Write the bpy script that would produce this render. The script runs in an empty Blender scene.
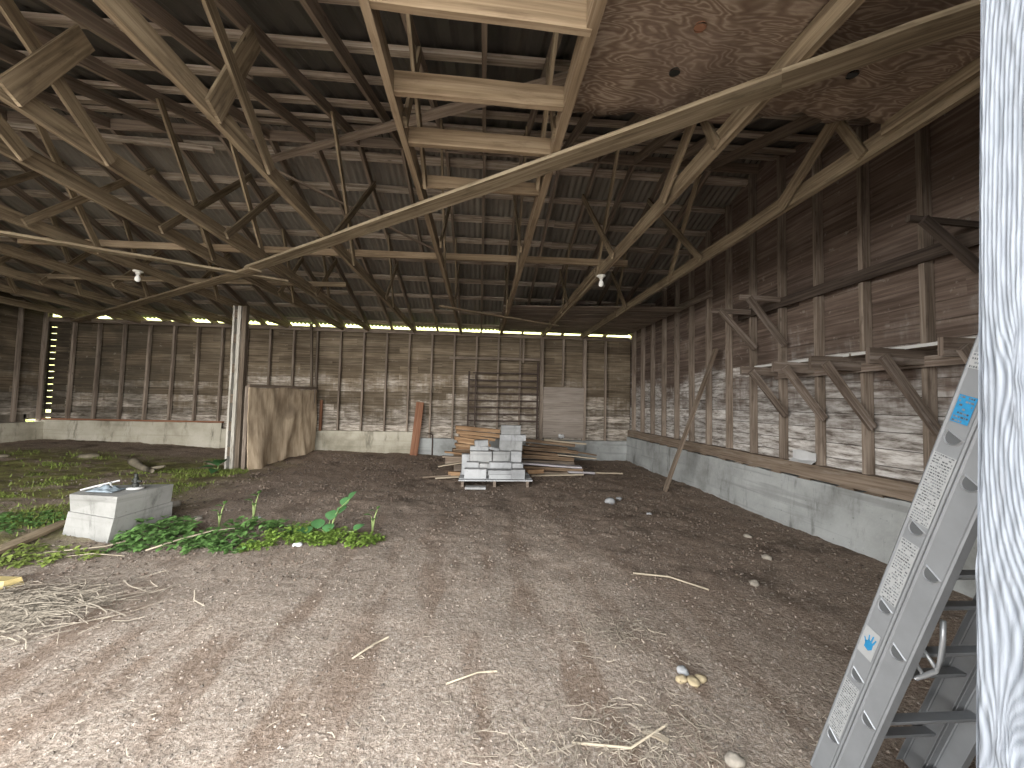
import bpy, math, random
import numpy as np
from mathutils import Vector, Matrix, noise as mnoise

random.seed(7)
rng = np.random.default_rng(11)
sc = bpy.context.scene
COL = sc.collection
rnd = random.uniform

# ---------------------------------------------------------------- helpers
class MB:
    """collects faces with uv (metres), a per-face tone and a material index"""
    def __init__(s):
        s.v = []; s.f = []; s.uv = []; s.tone = []; s.mi = []
    def face(s, pts, uvs=None, tone=1.0, mi=0):
        b = len(s.v); s.v.extend(tuple(p) for p in pts); s.f.append(tuple(range(b, b + len(pts))))
        s.uv.extend(uvs if uvs else [(p[0] + p[1], p[2]) for p in pts]); s.tone.append(tone); s.mi.append(mi)
    def beam(s, p0, p1, w, h, up=(0, 0, 1), seg=1, warp=0.0, tone=None, mi=0, h1=None, w1=None):
        """board from p0 to p1; w across, h along UP"""
        p0, p1 = Vector(p0), Vector(p1); d = (p1 - p0); L = d.length; d.normalize()
        up = Vector(up); side = d.cross(up)
        if side.length < 1e-4: side = d.cross(Vector((0, 1, 0)))
        side.normalize(); up = side.cross(d).normalized()
        h1 = h if h1 is None else h1; w1 = w if w1 is None else w1
        tone = rnd(.85, 1.15) if tone is None else tone
        u0, v0 = rnd(0, 50), rnd(0, 50); rings = []
        for i in range(seg + 1):
            t = i / seg; c = p0 + d * (L * t)
            if 0 < i < seg or warp > 0: c = c + side * rnd(-warp, warp) + up * rnd(-warp, warp)
            hw = (w + (w1 - w) * t) / 2; hh = (h + (h1 - h) * t) / 2
            rings.append([c - side * hw - up * hh, c + side * hw - up * hh, c + side * hw + up * hh, c - side * hw + up * hh])
        vs = [0, w, w + h, 2 * w + h, 2 * w + 2 * h]
        b = len(s.v)
        for r in rings: s.v.extend(tuple(q) for q in r)
        for i in range(seg):
            ua, ub = u0 + L * i / seg, u0 + L * (i + 1) / seg
            for k in range(4):
                k2 = (k + 1) % 4; a = b + i * 4
                s.f.append((a + k, a + k2, a + 4 + k2, a + 4 + k))
                s.uv.extend([(ua, v0 + vs[k]), (ua, v0 + vs[k + 1]), (ub, v0 + vs[k + 1]), (ub, v0 + vs[k])])
                s.tone.append(tone); s.mi.append(mi)
        e = b + seg * 4
        for q, rev in (((b, b + 3, b + 2, b + 1), 0), ((e, e + 1, e + 2, e + 3), 0)):
            s.f.append(q); s.uv.extend([(u0, v0), (u0, v0 + h), (u0 + .02, v0 + h), (u0 + .02, v0)]); s.tone.append(tone * .95); s.mi.append(mi)
    def box(s, lo, hi, tone=None, mi=0):
        c0 = Vector((lo[0], (lo[1] + hi[1]) / 2, (lo[2] + hi[2]) / 2)); c1 = Vector((hi[0], c0.y, c0.z))
        s.beam(c0, c1, abs(hi[1] - lo[1]), abs(hi[2] - lo[2]), tone=tone, mi=mi)
    def hexa(s, b4, t4, tone=1.0, mi=0):
        s.face(list(reversed(b4)), tone=tone, mi=mi); s.face(t4, tone=tone, mi=mi)
        for i in range(4):
            j = (i + 1) % 4; L = (Vector(b4[j]) - Vector(b4[i])).length; H = (Vector(t4[i]) - Vector(b4[i])).length
            s.face([b4[i], b4[j], t4[j], t4[i]], [(i * 3, 0), (i * 3 + L, 0), (i * 3 + L, H), (i * 3, H)], tone, mi)
    def tube(s, pts, r, n=8, tone=1.0, mi=0, cap=True):
        pts = [Vector(p) for p in pts]; R = r if isinstance(r, (list, tuple)) else [r] * len(pts)
        b = len(s.v); L = 0
        for i, p in enumerate(pts):
            d = (pts[min(i + 1, len(pts) - 1)] - pts[max(i - 1, 0)]).normalized()
            a = Vector((0, 0, 1)) if abs(d.z) < .9 else Vector((1, 0, 0))
            x = d.cross(a).normalized(); y = d.cross(x).normalized()
            for k in range(n):
                t = 2 * math.pi * k / n; s.v.append(tuple(p + (x * math.cos(t) + y * math.sin(t)) * R[i]))
        for i in range(len(pts) - 1):
            L2 = L + (pts[i + 1] - pts[i]).length
            for k in range(n):
                k2 = (k + 1) % n
                s.f.append((b + i * n + k, b + (i + 1) * n + k, b + (i + 1) * n + k2, b + i * n + k2))
                s.uv.extend([(L, k * .01), (L2, k * .01), (L2, k * .01 + .01), (L, k * .01 + .01)]); s.tone.append(tone); s.mi.append(mi)
            L = L2
        if cap:
            for o in (b, b + (len(pts) - 1) * n):
                s.f.append(tuple(range(o, o + n))); s.uv.extend([(0, 0)] * n); s.tone.append(tone); s.mi.append(mi)
    def lathe(s, prof, c=(0, 0, 0), n=20, tone=1.0, mi=0):
        c = Vector(c); b = len(s.v)
        for (r, z) in prof:
            for k in range(n):
                t = 2 * math.pi * k / n; s.v.append((c.x + r * math.cos(t), c.y + r * math.sin(t), c.z + z))
        for i in range(len(prof) - 1):
            for k in range(n):
                k2 = (k + 1) % n
                s.f.append((b + i * n + k, b + i * n + k2, b + (i + 1) * n + k2, b + (i + 1) * n + k)); s.uv.extend([(0, 0)] * 4); s.tone.append(tone); s.mi.append(mi)
    def grid(s, P, tone=1.0, mi=0, uvscale=1.0):
        """P[i][j] points"""
        b = len(s.v); m = len(P[0])
        for row in P: s.v.extend(tuple(q) for q in row)
        for i in range(len(P) - 1):
            for j in range(m - 1):
                s.f.append((b + i * m + j, b + i * m + j + 1, b + (i + 1) * m + j + 1, b + (i + 1) * m + j))
                s.uv.extend([(j * uvscale, i * uvscale), ((j + 1) * uvscale, i * uvscale), ((j + 1) * uvscale, (i + 1) * uvscale), (j * uvscale, (i + 1) * uvscale)])
                s.tone.append(tone); s.mi.append(mi)
    def build(s, name, mat, parent=None, smooth=False, org=None):
        me = bpy.data.meshes.new(name)
        V = s.v
        if org is not None: V = [(a - org[0], b - org[1], c - org[2]) for a, b, c in V]
        me.from_pydata(V, [], s.f)
        uv = me.uv_layers.new(name='UVMap'); uv.data.foreach_set('uv', np.array(s.uv, dtype=np.float32).ravel())
        at = me.attributes.new('tone', 'FLOAT', 'FACE'); at.data.foreach_set('value', np.array(s.tone, dtype=np.float32))
        for m in (mat if isinstance(mat, (list, tuple)) else [mat]): me.materials.append(m)
        me.polygons.foreach_set('material_index', np.array(s.mi, dtype=np.int32))
        if smooth: me.polygons.foreach_set('use_smooth', np.ones(len(s.f), dtype=bool))
        me.update()
        o = bpy.data.objects.new(name, me); COL.objects.link(o)
        if org is not None: o.location = org
        if parent is not None:
            o.parent = parent; o.matrix_parent_inverse = Matrix.Translation(-Vector(parent.location)) if parent.type == 'EMPTY' else Matrix.Identity(4)
        return o

def tag(o, label, cat, group=None, kind=None):
    o['label'] = label; o['category'] = cat
    if group: o['group'] = group
    if kind: o['kind'] = kind
    return o
def thing(name, label, cat, loc=(0, 0, 0), group=None):
    o = bpy.data.objects.new(name, None); COL.objects.link(o); o.location = loc; o.empty_display_size = .2
    return tag(o, label, cat, group)
def struct(o):
    o['kind'] = 'structure'; return o
def dup(root, loc, label):
    r = root.copy(); COL.objects.link(r); r.location = loc; r['label'] = label
    for ch in list(root.children):
        c = ch.copy(); COL.objects.link(c); c.parent = r; c.matrix_parent_inverse = ch.matrix_parent_inverse.copy()
        for g in list(ch.children):
            d = g.copy(); COL.objects.link(d); d.parent = c; d.matrix_parent_inverse = g.matrix_parent_inverse.copy()
    return r
ORD = 'first second third fourth fifth sixth seventh eighth ninth tenth eleventh twelfth thirteenth fourteenth fifteenth sixteenth seventeenth eighteenth nineteenth twentieth twenty-first twenty-second twenty-third twenty-fourth twenty-fifth twenty-sixth twenty-seventh twenty-eighth'.split()
def ss(a, b, x):
    t = np.clip((x - a) / (b - a), 0, 1); return t * t * (3 - 2 * t)

# ---------------------------------------------------------------- materials
def newmat(name, rough=.85, metal=0.0, spec=.25):
    m = bpy.data.materials.new(name); m.use_nodes = True; nt = m.node_tree
    b = nt.nodes['Principled BSDF']; b.inputs['Roughness'].default_value = rough; b.inputs['Metallic'].default_value = metal
    b.inputs['Specular IOR Level'].default_value = spec
    return m, nt, b
class N:
    def __init__(s, nt): s.nt = nt
    def new(s, t, **k):
        n = s.nt.nodes.new(t)
        for a, v in k.items(): setattr(n, a, v)
        return n
    def link(s, a, b): s.nt.links.new(a, b)
    def coord(s, which='Object'): return s.new('ShaderNodeTexCoord').outputs[which]
    def mapping(s, src, scale=(1, 1, 1), loc=(0, 0, 0)):
        m = s.new('ShaderNodeMapping'); m.inputs['Scale'].default_value = scale; m.inputs['Location'].default_value = loc; s.link(src, m.inputs['Vector']); return m.outputs['Vector']
    def noise(s, vec, scale, detail=5, rough=.55, dist=0.0):
        n = s.new('ShaderNodeTexNoise'); n.inputs['Scale'].default_value = scale; n.inputs['Detail'].default_value = detail
        n.inputs['Roughness'].default_value = rough; n.inputs['Distortion'].default_value = dist; s.link(vec, n.inputs['Vector']); return n.outputs['Fac']
    def ramp(s, fac, stops):
        r = s.new('ShaderNodeValToRGB'); e = r.color_ramp.elements
        while len(e) < len(stops): e.new(.5)
        for q, (p, c) in zip(e, stops): q.position = p; q.color = (*c, 1) if len(c) == 3 else c
        s.link(fac, r.inputs['Fac']); return r.outputs['Color']
    def mix(s, a, b, fac, mode='MIX'):
        m = s.new('ShaderNodeMix', data_type='RGBA', blend_type=mode)
        for sock, v in ((m.inputs[6], a), (m.inputs[7], b)):
            if isinstance(v, tuple): sock.default_value = (*v, 1)
            else: s.link(v, sock)
        if isinstance(fac, (int, float)): m.inputs[0].default_value = fac
        else: s.link(fac, m.inputs[0])
        return m.outputs[2]
    def math(s, op, a, b=0.0, clamp=False):
        m = s.new('ShaderNodeMath', operation=op); m.use_clamp = clamp
        for sock, v in zip(m.inputs, (a, b)):
            if isinstance(v, (int, float)): sock.default_value = v
            else: s.link(v, sock)
        return m.outputs[0]
    def attr(s, name): return s.new('ShaderNodeAttribute', attribute_name=name).outputs['Fac']
    def tone(s, col):
        c = s.new('ShaderNodeCombineColor'); a = s.attr('tone')
        for i in range(3): s.link(a, c.inputs[i])
        return s.mix(col, c.outputs[0], 1.0, 'MULTIPLY')
    def sstep(s, a, b, x):
        m = s.new('ShaderNodeMapRange', interpolation_type='SMOOTHSTEP'); m.inputs[1].default_value = a; m.inputs[2].default_value = b; s.link(x, m.inputs[0]); return m.outputs[0]
    def bump(s, h, bsdf, strength=.3, dist=.01):
        b = s.new('ShaderNodeBump'); b.inputs['Strength'].default_value = strength; b.inputs['Distance'].default_value = dist
        s.link(h, b.inputs['Height']); s.link(b.outputs['Normal'], bsdf.inputs['Normal'])

def wood(name, dark, mid, light, stain=None, stain_amt=.0, gs=1.0, rough=.85):
    m, nt, b = newmat(name, rough); n = N(nt); uv = n.coord('UV')
    g = n.noise(n.mapping(uv, (1.1 * gs, 34 * gs, 1)), 1.0, 6, .6, .6)
    big = n.noise(n.mapping(uv, (.7, 4, 1)), 1.6, 3, .5)
    f = n.math('ADD', n.math('MULTIPLY', g, .65), n.math('MULTIPLY', big, .35))
    c = n.ramp(f, [(.37, dark), (.5, mid), (.63, light)])
    k = n.new('ShaderNodeTexVoronoi'); k.inputs['Scale'].default_value = 1.0; n.link(n.mapping(uv, (1.8, 9, 1)), k.inputs['Vector'])
    kn = n.sstep(.09, .03, k.outputs['Distance']); c = n.mix(c, tuple(x * .55 for x in dark), n.math('MULTIPLY', kn, .8))
    if stain:
        st = n.sstep(.5, .68, n.noise(n.mapping(uv, (1.3, 6, 1)), 2.3, 5, .65)); c = n.mix(c, stain, n.math('MULTIPLY', st, stain_amt))
    n.link(n.tone(c), b.inputs['Base Color']); n.bump(g, b, .35, .004)
    return m
M = {}
M['tan'] = wood('tan_lumber', (.115, .085, .055), (.225, .175, .115), (.335, .27, .185), (.095, .07, .046), .6)
M['pale'] = wood('pale_lumber', (.15, .108, .068), (.25, .187, .122), (.33, .258, .176), (.12, .08, .05), .45)
M['brace'] = wood('weathered_brace_wood', (.12, .09, .058), (.225, .18, .12), (.31, .262, .185), (.08, .06, .038), .65)
M['rafter'] = wood('dark_rafter_wood', (.12, .092, .07), (.205, .16, .124), (.29, .235, .185), (.36, .32, .27), .12)
M['purlin'] = wood('grey_purlin_wood', (.19, .15, .12), (.37, .31, .25), (.54, .48, .41), (.12, .09, .07), .5)
M['darkwood'] = wood('dark_brown_wood', (.04, .03, .024), (.075, .057, .046), (.12, .095, .078), (.16, .14, .12), .15)  # plain dark brown, darker than the rafter wood
M['stud'] = wood('grey_brown_stud_wood', (.12, .094, .073), (.215, .174, .14), (.32, .268, .222), (.09, .068, .052), .6)
M['bracket'] = wood('grey_bracket_wood', (.085, .064, .05), (.165, .13, .105), (.28, .24, .21), (.06, .043, .033), .6)
M['sill'] = wood('dusty_sill_wood', (.11, .08, .058), (.20, .155, .117), (.28, .225, .175), (.33, .29, .25), .4)
M['redboard'] = wood('red_brown_board', (.13, .06, .035), (.23, .11, .065), (.30, .16, .10))
M['orange'] = wood('orange_lumber', (.15, .085, .045), (.30, .19, .108), (.43, .295, .18), (.10, .055, .03), .5)
M['brownlumber'] = wood('brown_lumber', (.075, .048, .03), (.17, .115, .073), (.29, .208, .14), (.045, .03, .02), .6)
M['paleboard'] = wood('pale_offcut', (.22, .175, .125), (.36, .305, .23), (.46, .40, .315))
M['whiteboard'] = wood('white_painted_board', (.29, .265, .28), (.42, .40, .425), (.50, .48, .50), (.20, .165, .14), .6)
M['whitestrip'] = wood('white_painted_strip', (.30, .285, .25), (.46, .44, .395), (.54, .52, .475), (.14, .115, .085), .7)
M['post_brown'] = wood('brown_post_wood', (.07, .052, .038), (.125, .098, .074), (.185, .15, .116), (.05, .038, .027), .5)

def wallmat(name, up, lo_, z0, z1, grey):
    m, nt, b = newmat(name, .9); n = N(nt); uv = n.coord('UV'); pos = n.new('ShaderNodeNewGeometry').outputs['Position']
    sep = n.new('ShaderNodeSeparateXYZ'); n.link(pos, sep.inputs[0])
    g = n.noise(n.mapping(uv, (1.0, 26, 1)), 1.0, 6, .6, .4)
    big = n.noise(n.mapping(pos, (.6, .6, 1.2)), 1.5, 4, .6)
    f = n.math('ADD', n.math('MULTIPLY', g, .6), n.math('MULTIPLY', big, .4))
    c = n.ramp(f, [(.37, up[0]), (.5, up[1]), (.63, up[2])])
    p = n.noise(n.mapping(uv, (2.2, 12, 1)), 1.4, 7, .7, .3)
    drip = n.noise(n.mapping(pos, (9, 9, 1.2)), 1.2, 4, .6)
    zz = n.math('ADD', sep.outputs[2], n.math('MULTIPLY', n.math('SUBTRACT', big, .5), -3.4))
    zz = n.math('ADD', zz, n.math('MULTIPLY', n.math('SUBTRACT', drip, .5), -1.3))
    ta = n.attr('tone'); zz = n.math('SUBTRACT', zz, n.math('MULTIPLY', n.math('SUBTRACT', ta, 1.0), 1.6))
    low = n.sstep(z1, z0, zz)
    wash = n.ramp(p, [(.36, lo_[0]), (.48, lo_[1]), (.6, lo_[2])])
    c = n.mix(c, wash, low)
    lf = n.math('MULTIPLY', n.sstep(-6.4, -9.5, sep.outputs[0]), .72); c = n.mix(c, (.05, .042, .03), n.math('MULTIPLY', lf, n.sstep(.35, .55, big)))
    fl = n.sstep(.62, .70, n.noise(n.mapping(pos, (1, 1, 1)), 9, 4, .7)); c = n.mix(c, grey, n.math('MULTIPLY', fl, .45))
    n.link(n.tone(c), b.inputs['Base Color']); n.bump(g, b, .4, .004)
    return m
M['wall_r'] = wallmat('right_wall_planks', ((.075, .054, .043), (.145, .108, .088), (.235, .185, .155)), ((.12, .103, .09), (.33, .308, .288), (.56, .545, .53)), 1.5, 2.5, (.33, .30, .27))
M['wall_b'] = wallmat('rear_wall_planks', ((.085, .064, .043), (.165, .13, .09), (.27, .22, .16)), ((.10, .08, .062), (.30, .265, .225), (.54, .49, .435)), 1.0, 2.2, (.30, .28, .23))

def concrete(name, a, bcol, c_, moss=None):
    m, nt, b = newmat(name, .92); n = N(nt); o = n.new('ShaderNodeNewGeometry').outputs['Position']
    f = n.noise(o, 1.3, 8, .65); c = n.ramp(f, [(.32, a), (.5, bcol), (.68, c_)])
    st = n.noise(n.mapping(o, (2.2, 2.2, .5)), 2.2, 6, .7); c = n.mix(c, tuple(x * .6 for x in a), n.sstep(.54, .74, st))
    hz = n.noise(n.mapping(o, (.4, .4, 9)), 1.2, 3, .5); c = n.mix(c, tuple(x * .8 for x in a), n.math('MULTIPLY', n.sstep(.55, .7, hz), .4))
    pit = n.sstep(.66, .74, n.noise(o, 26, 3, .6)); c = n.mix(c, tuple(x * .5 for x in a), n.math('MULTIPLY', pit, .5))
    n.link(n.tone(c), b.inputs['Base Color']); n.bump(n.noise(o, 22, 6, .7), b, .35, .01)
    return m
M['conc_b'] = concrete('cream_concrete', (.24, .222, .17), (.40, .375, .305), (.49, .465, .395))
M['conc_r'] = concrete('blue_grey_concrete', (.20, .207, .20), (.33, .345, .345), (.41, .428, .43))
M['conc_block'] = concrete('light_grey_concrete', (.15, .15, .14), (.265, .265, .253), (.335, .335, .322))
M['paver'] = concrete('pale_block_concrete', (.20, .205, .213), (.345, .357, .37), (.45, .463, .477))
M['paver2'] = concrete('rough_block_concrete', (.19, .195, .197), (.31, .318, .32), (.42, .427, .43))

def roofmetal(name, a, c_, rust):
    m, nt, b = newmat(name, .6, .0, .35); n = N(nt); o = n.new('ShaderNodeNewGeometry').outputs['Position']
    f = n.noise(n.mapping(o, (1, .35, .35)), 2.0, 6, .6); c = n.ramp(f, [(.3, a), (.7, c_)])
    st = n.noise(n.mapping(o, (5, .5, .5)), 1.5, 6, .7); c = n.mix(c, rust, n.math('MULTIPLY', n.sstep(.5, .75, st), .6))
    n.link(n.tone(c), b.inputs['Base Color']); return m
M['roof_b'] = roofmetal('corrugated_galvanised_sheet', (.15, .135, .115), (.25, .228, .195), (.20, .15, .11))
M['roof_f'] = roofmetal('ribbed_dark_sheet', (.05, .047, .043), (.095, .09, .08), (.13, .11, .09))

def plywood():
    m, nt, b = newmat('swirled_plywood', .85); n = N(nt); uv = n.coord('UV')
    f = n.noise(n.mapping(uv, (1.5, 4.5, 1)), 1.35, 3, .5, .5)
    w = n.math('SINE', n.math('MULTIPLY', f, 95.0)); w = n.math('ADD', n.math('MULTIPLY', w, .5), .5)
    fine = n.noise(n.mapping(uv, (6, 40, 1)), 2.0, 5, .7)
    c = n.ramp(w, [(.0, (.15, .105, .074)), (.6, (.22, .165, .122)), (1.0, (.34, .275, .212))])
    c = n.mix(c, (.19, .135, .10), n.math('MULTIPLY', n.sstep(.4, .65, fine), .55))
    c = n.mix(c, (.20, .15, .125), n.math('MULTIPLY', n.sstep(.45, .7, n.noise(uv, 1.1, 3, .5)), .5))
    n.link(n.tone(c), b.inputs['Base Color']); n.bump(fine, b, .2, .003); return m
M['ply'] = plywood()
def simple(name, col, rough=.8, metal=0.0, var=.15, scale=14, spec=.3, bump=0.0):
    m, nt, b = newmat(name, rough, metal, spec); n = N(nt); o = n.coord('Object')
    f = n.noise(o, scale, 5, .6); c = n.ramp(f, [(.3, tuple(x * (1 - var) for x in col)), (.7, tuple(min(1, x * (1 + var)) for x in col))])
    n.link(n.tone(c), b.inputs['Base Color'])
    if bump: n.bump(f, b, bump, .01)
    return m
M['osb'] = wood('pale_particle_board', (.20, .17, .145), (.28, .243, .212), (.34, .30, .265), (.22, .185, .16), .4, 1.2)
M['rust'] = simple('dark_rusty_steel', (.06, .043, .036), .7, .3, .3, 20)
M['alu'] = simple('dull_aluminium', (.165, .174, .184), .55, .15, .10, 9, .4)
M['alu_shade'] = simple('shadowed_aluminium_recess', (.075, .08, .085), .55, .2, .1, 9, .4)  # shade of the hollow rung end put into a darker aluminium colour
M['alu_bright'] = simple('bright_aluminium', (.24, .25, .26), .35, .4, .06, 9, .5)
M['label_white'] = simple('white_sticker', (.25, .258, .262), .6, 0, .05, 30)
M['label_ink'] = simple('black_sticker_print', (.07, .075, .08), .7, 0, .1, 30)
M['label_blue'] = simple('blue_sticker', (.015, .15, .30), .6, 0, .18, 60)
M['porcelain'] = simple('white_porcelain', (.80, .79, .74), .3, 0, .03, 5, .5)
M['bulbglass'] = simple('frosted_bulb_glass', (.86, .86, .84), .25, 0, .02, 5, .5)
M['white_plastic'] = simple('white_plastic', (.45, .455, .455), .5, 0, .06, 8, .4)
M['black_plastic'] = simple('black_plastic', (.02, .022, .02), .5, 0, .2, 8, .4)
M['rag'] = simple('grey_blue_rag', (.22, .265, .30), .9, 0, .3, 30)
M['paper'] = simple('white_paper', (.52, .53, .54), .8, 0, .05, 12)
M['melamine'] = simple('white_edged_shelf_board', (.55, .55, .54), .6, 0, .05, 9)
M['wood_log'] = simple('bleached_log_wood', (.20, .175, .13), .9, 0, .25, 8, .2, .4)
M['yellowwood'] = simple('yellow_cut_timber', (.45, .36, .16), .8, 0, .12, 6)
M['stone'] = simple('pale_stone', (.26, .235, .20), .9, 0, .25, 25, .2, .4)
M['chalk'] = simple('yellowish_crumbly_stone', (.34, .28, .18), .95, 0, .2, 30, .2, .5)
M['straw'] = simple('dry_straw', (.34, .295, .235), .9, 0, .25, 3)
M['stalk'] = simple('dry_bleached_stalk', (.33, .285, .215), .9, 0, .2, 6)
M['gravel'] = simple('mixed_gravel', (.23, .195, .165), .9, 0, .3, 2)
M['soilclod'] = simple('dry_soil_clod', (.155, .12, .095), .95, 0, .45, 1.2)
M['leaf_dark'] = simple('dark_green_leaf', (.05, .13, .045), .6, 0, .3, 9)
M['leaf'] = simple('green_leaf', (.10, .195, .055), .6, 0, .3, 9)
M['leaf_lime'] = simple('yellow_green_leaf', (.17, .26, .05), .6, 0, .3, 7)
M['grass'] = simple('short_grass', (.17, .22, .05), .7, 0, .35, 1.5)
M['stem'] = simple('pale_green_stem', (.20, .26, .10), .7, 0, .2, 6)
M['rubber'] = simple('black_rubber', (.03, .03, .03), .8, 0, .2, 9)
for k in ('leaf_dark', 'leaf', 'leaf_lime', 'grass'):
    b = M[k].node_tree.nodes['Principled BSDF']; b.inputs['Subsurface Weight'].default_value = 0.0
def burlap():
    m, nt, b = newmat('brown_burlap', .95); n = N(nt); uv = n.coord('UV'); o = n.coord('Object')
    f = n.noise(n.mapping(uv, (3, .8, 1)), 3.0, 6, .6); c = n.ramp(f, [(.36, (.29, .22, .15)), (.5, (.42, .335, .24)), (.64, (.52, .425, .31))])
    st = n.sstep(.5, .7, n.noise(o, 2.2, 4, .6)); c = n.mix(c, (.25, .195, .14), n.math('MULTIPLY', st, .6))
    n.link(n.tone(c), b.inputs['Base Color']); n.bump(n.noise(uv, 120, 2), b, .3, .003); return m
M['burlap'] = burlap()
def postwhite():
    m, nt, b = newmat('weathered_white_paint', .75, 0, .3); n = N(nt); o = n.coord('Object'); h = n.attr('groove')
    f = n.noise(n.mapping(o, (60, 60, 9)), 1.0, 5, .65)
    c = n.ramp(h, [(.0, (.085, .096, .115)), (.35, (.14, .157, .182)), (.7, (.188, .208, .238))])
    c = n.mix(c, (.10, .106, .117), n.math('MULTIPLY', n.sstep(.55, .72, f), .5))
    n.link(c, b.inputs['Base Color']); n.bump(n.noise(n.mapping(o, (200, 200, 40)), 1.0, 5, .7), b, .5, .002); return m
M['post_white'] = postwhite()

def groundmat():
    m, nt, b = newmat('packed_barn_dirt', .95, 0, .15); n = N(nt); pos = n.new('ShaderNodeNewGeometry').outputs['Position']
    sep = n.new('ShaderNodeSeparateXYZ'); n.link(pos, sep.inputs[0]); X, Y = sep.outputs[0], sep.outputs[1]
    nb = n.noise(n.mapping(pos, (1, 1, .2)), .75, 5, .6); nm = n.noise(n.mapping(pos, (1, 1, .2)), 3.2, 6, .65); nf = n.noise(pos, 38, 4, .75); ng = n.noise(pos, 120, 3, .7)
    streak = n.noise(n.mapping(pos, (2.6, .55, 1)), 1.3, 4, .6)
    fine = n.math('ADD', n.math('MULTIPLY', nf, .6), n.math('MULTIPLY', ng, .4))
    dust = n.ramp(fine, [(.36, (.15, .115, .09)), (.47, (.285, .233, .19)), (.56, (.40, .34, .285)), (.66, (.60, .545, .49))])
    soil = n.ramp(fine, [(.36, (.115, .085, .065)), (.48, (.245, .19, .15)), (.58, (.36, .29, .238)), (.68, (.55, .475, .405))])
    red = n.ramp(fine, [(.33, (.10, .069, .05)), (.48, (.185, .133, .098)), (.62, (.27, .20, .155))])
    moss = n.ramp(nm, [(.36, (.11, .095, .055)), (.5, (.185, .175, .07)), (.64, (.27, .27, .10))])
    # trampled pale dust towards the open front, dark soil deep inside
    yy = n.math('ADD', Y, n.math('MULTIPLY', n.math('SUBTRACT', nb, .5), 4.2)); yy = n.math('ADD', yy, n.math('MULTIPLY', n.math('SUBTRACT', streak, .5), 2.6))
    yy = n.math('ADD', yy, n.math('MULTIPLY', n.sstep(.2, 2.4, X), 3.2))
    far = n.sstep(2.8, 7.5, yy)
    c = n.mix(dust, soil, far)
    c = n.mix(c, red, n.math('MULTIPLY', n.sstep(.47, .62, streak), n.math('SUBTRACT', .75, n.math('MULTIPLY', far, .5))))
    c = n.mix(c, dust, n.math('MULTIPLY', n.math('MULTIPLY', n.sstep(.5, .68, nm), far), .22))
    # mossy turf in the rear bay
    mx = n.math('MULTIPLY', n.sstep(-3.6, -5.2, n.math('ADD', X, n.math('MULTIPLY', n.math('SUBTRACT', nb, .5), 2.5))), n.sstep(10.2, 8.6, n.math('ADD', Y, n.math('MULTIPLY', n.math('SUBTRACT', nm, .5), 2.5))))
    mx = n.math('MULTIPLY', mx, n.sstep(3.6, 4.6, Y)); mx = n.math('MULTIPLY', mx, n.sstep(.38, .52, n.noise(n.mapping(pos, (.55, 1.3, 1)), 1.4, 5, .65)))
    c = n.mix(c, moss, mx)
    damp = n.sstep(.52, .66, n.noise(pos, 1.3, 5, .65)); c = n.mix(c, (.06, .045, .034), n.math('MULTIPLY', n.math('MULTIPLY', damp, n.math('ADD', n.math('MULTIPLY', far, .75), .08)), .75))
    n.link(c, b.inputs['Base Color'])
    h = n.math('ADD', n.math('MULTIPLY', nm, .6), n.math('MULTIPLY', nf, .35)); n.bump(h, b, .9, .05); return m
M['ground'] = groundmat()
M['yard'] = simple('outdoor_gravel_yard', (.55, .52, .47), .95, 0, .25, .4)
M['meadow'] = simple('outdoor_meadow', (.24, .32, .07), .95, 0, .3, .3)

# ---------------------------------------------------------------- camera
FPX = 400.0
yaw, pit, rol = 0.07574, 0.04778, -0.02271
camd = bpy.data.cameras.new('camera'); cam = bpy.data.objects.new('camera', camd); COL.objects.link(cam); sc.camera = cam
camd.sensor_fit = 'HORIZONTAL'; camd.sensor_width = 36.0; camd.lens = FPX * 36.0 / 1024.0; camd.clip_start = .05; camd.clip_end = 300
F = Vector((math.sin(yaw) * math.cos(pit), math.cos(yaw) * math.cos(pit), math.sin(pit)))
R0 = Vector((math.cos(yaw), -math.sin(yaw), 0)); U0 = R0.cross(F)
R = R0 * math.cos(rol) - U0 * math.sin(rol); U = U0 * math.cos(rol) + R0 * math.sin(rol)
cam.matrix_world = Matrix(((R.x, U.x, -F.x, 0), (R.y, U.y, -F.y, 0), (R.z, U.z, -F.z, 1.531), (0, 0, 0, 1)))

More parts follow.
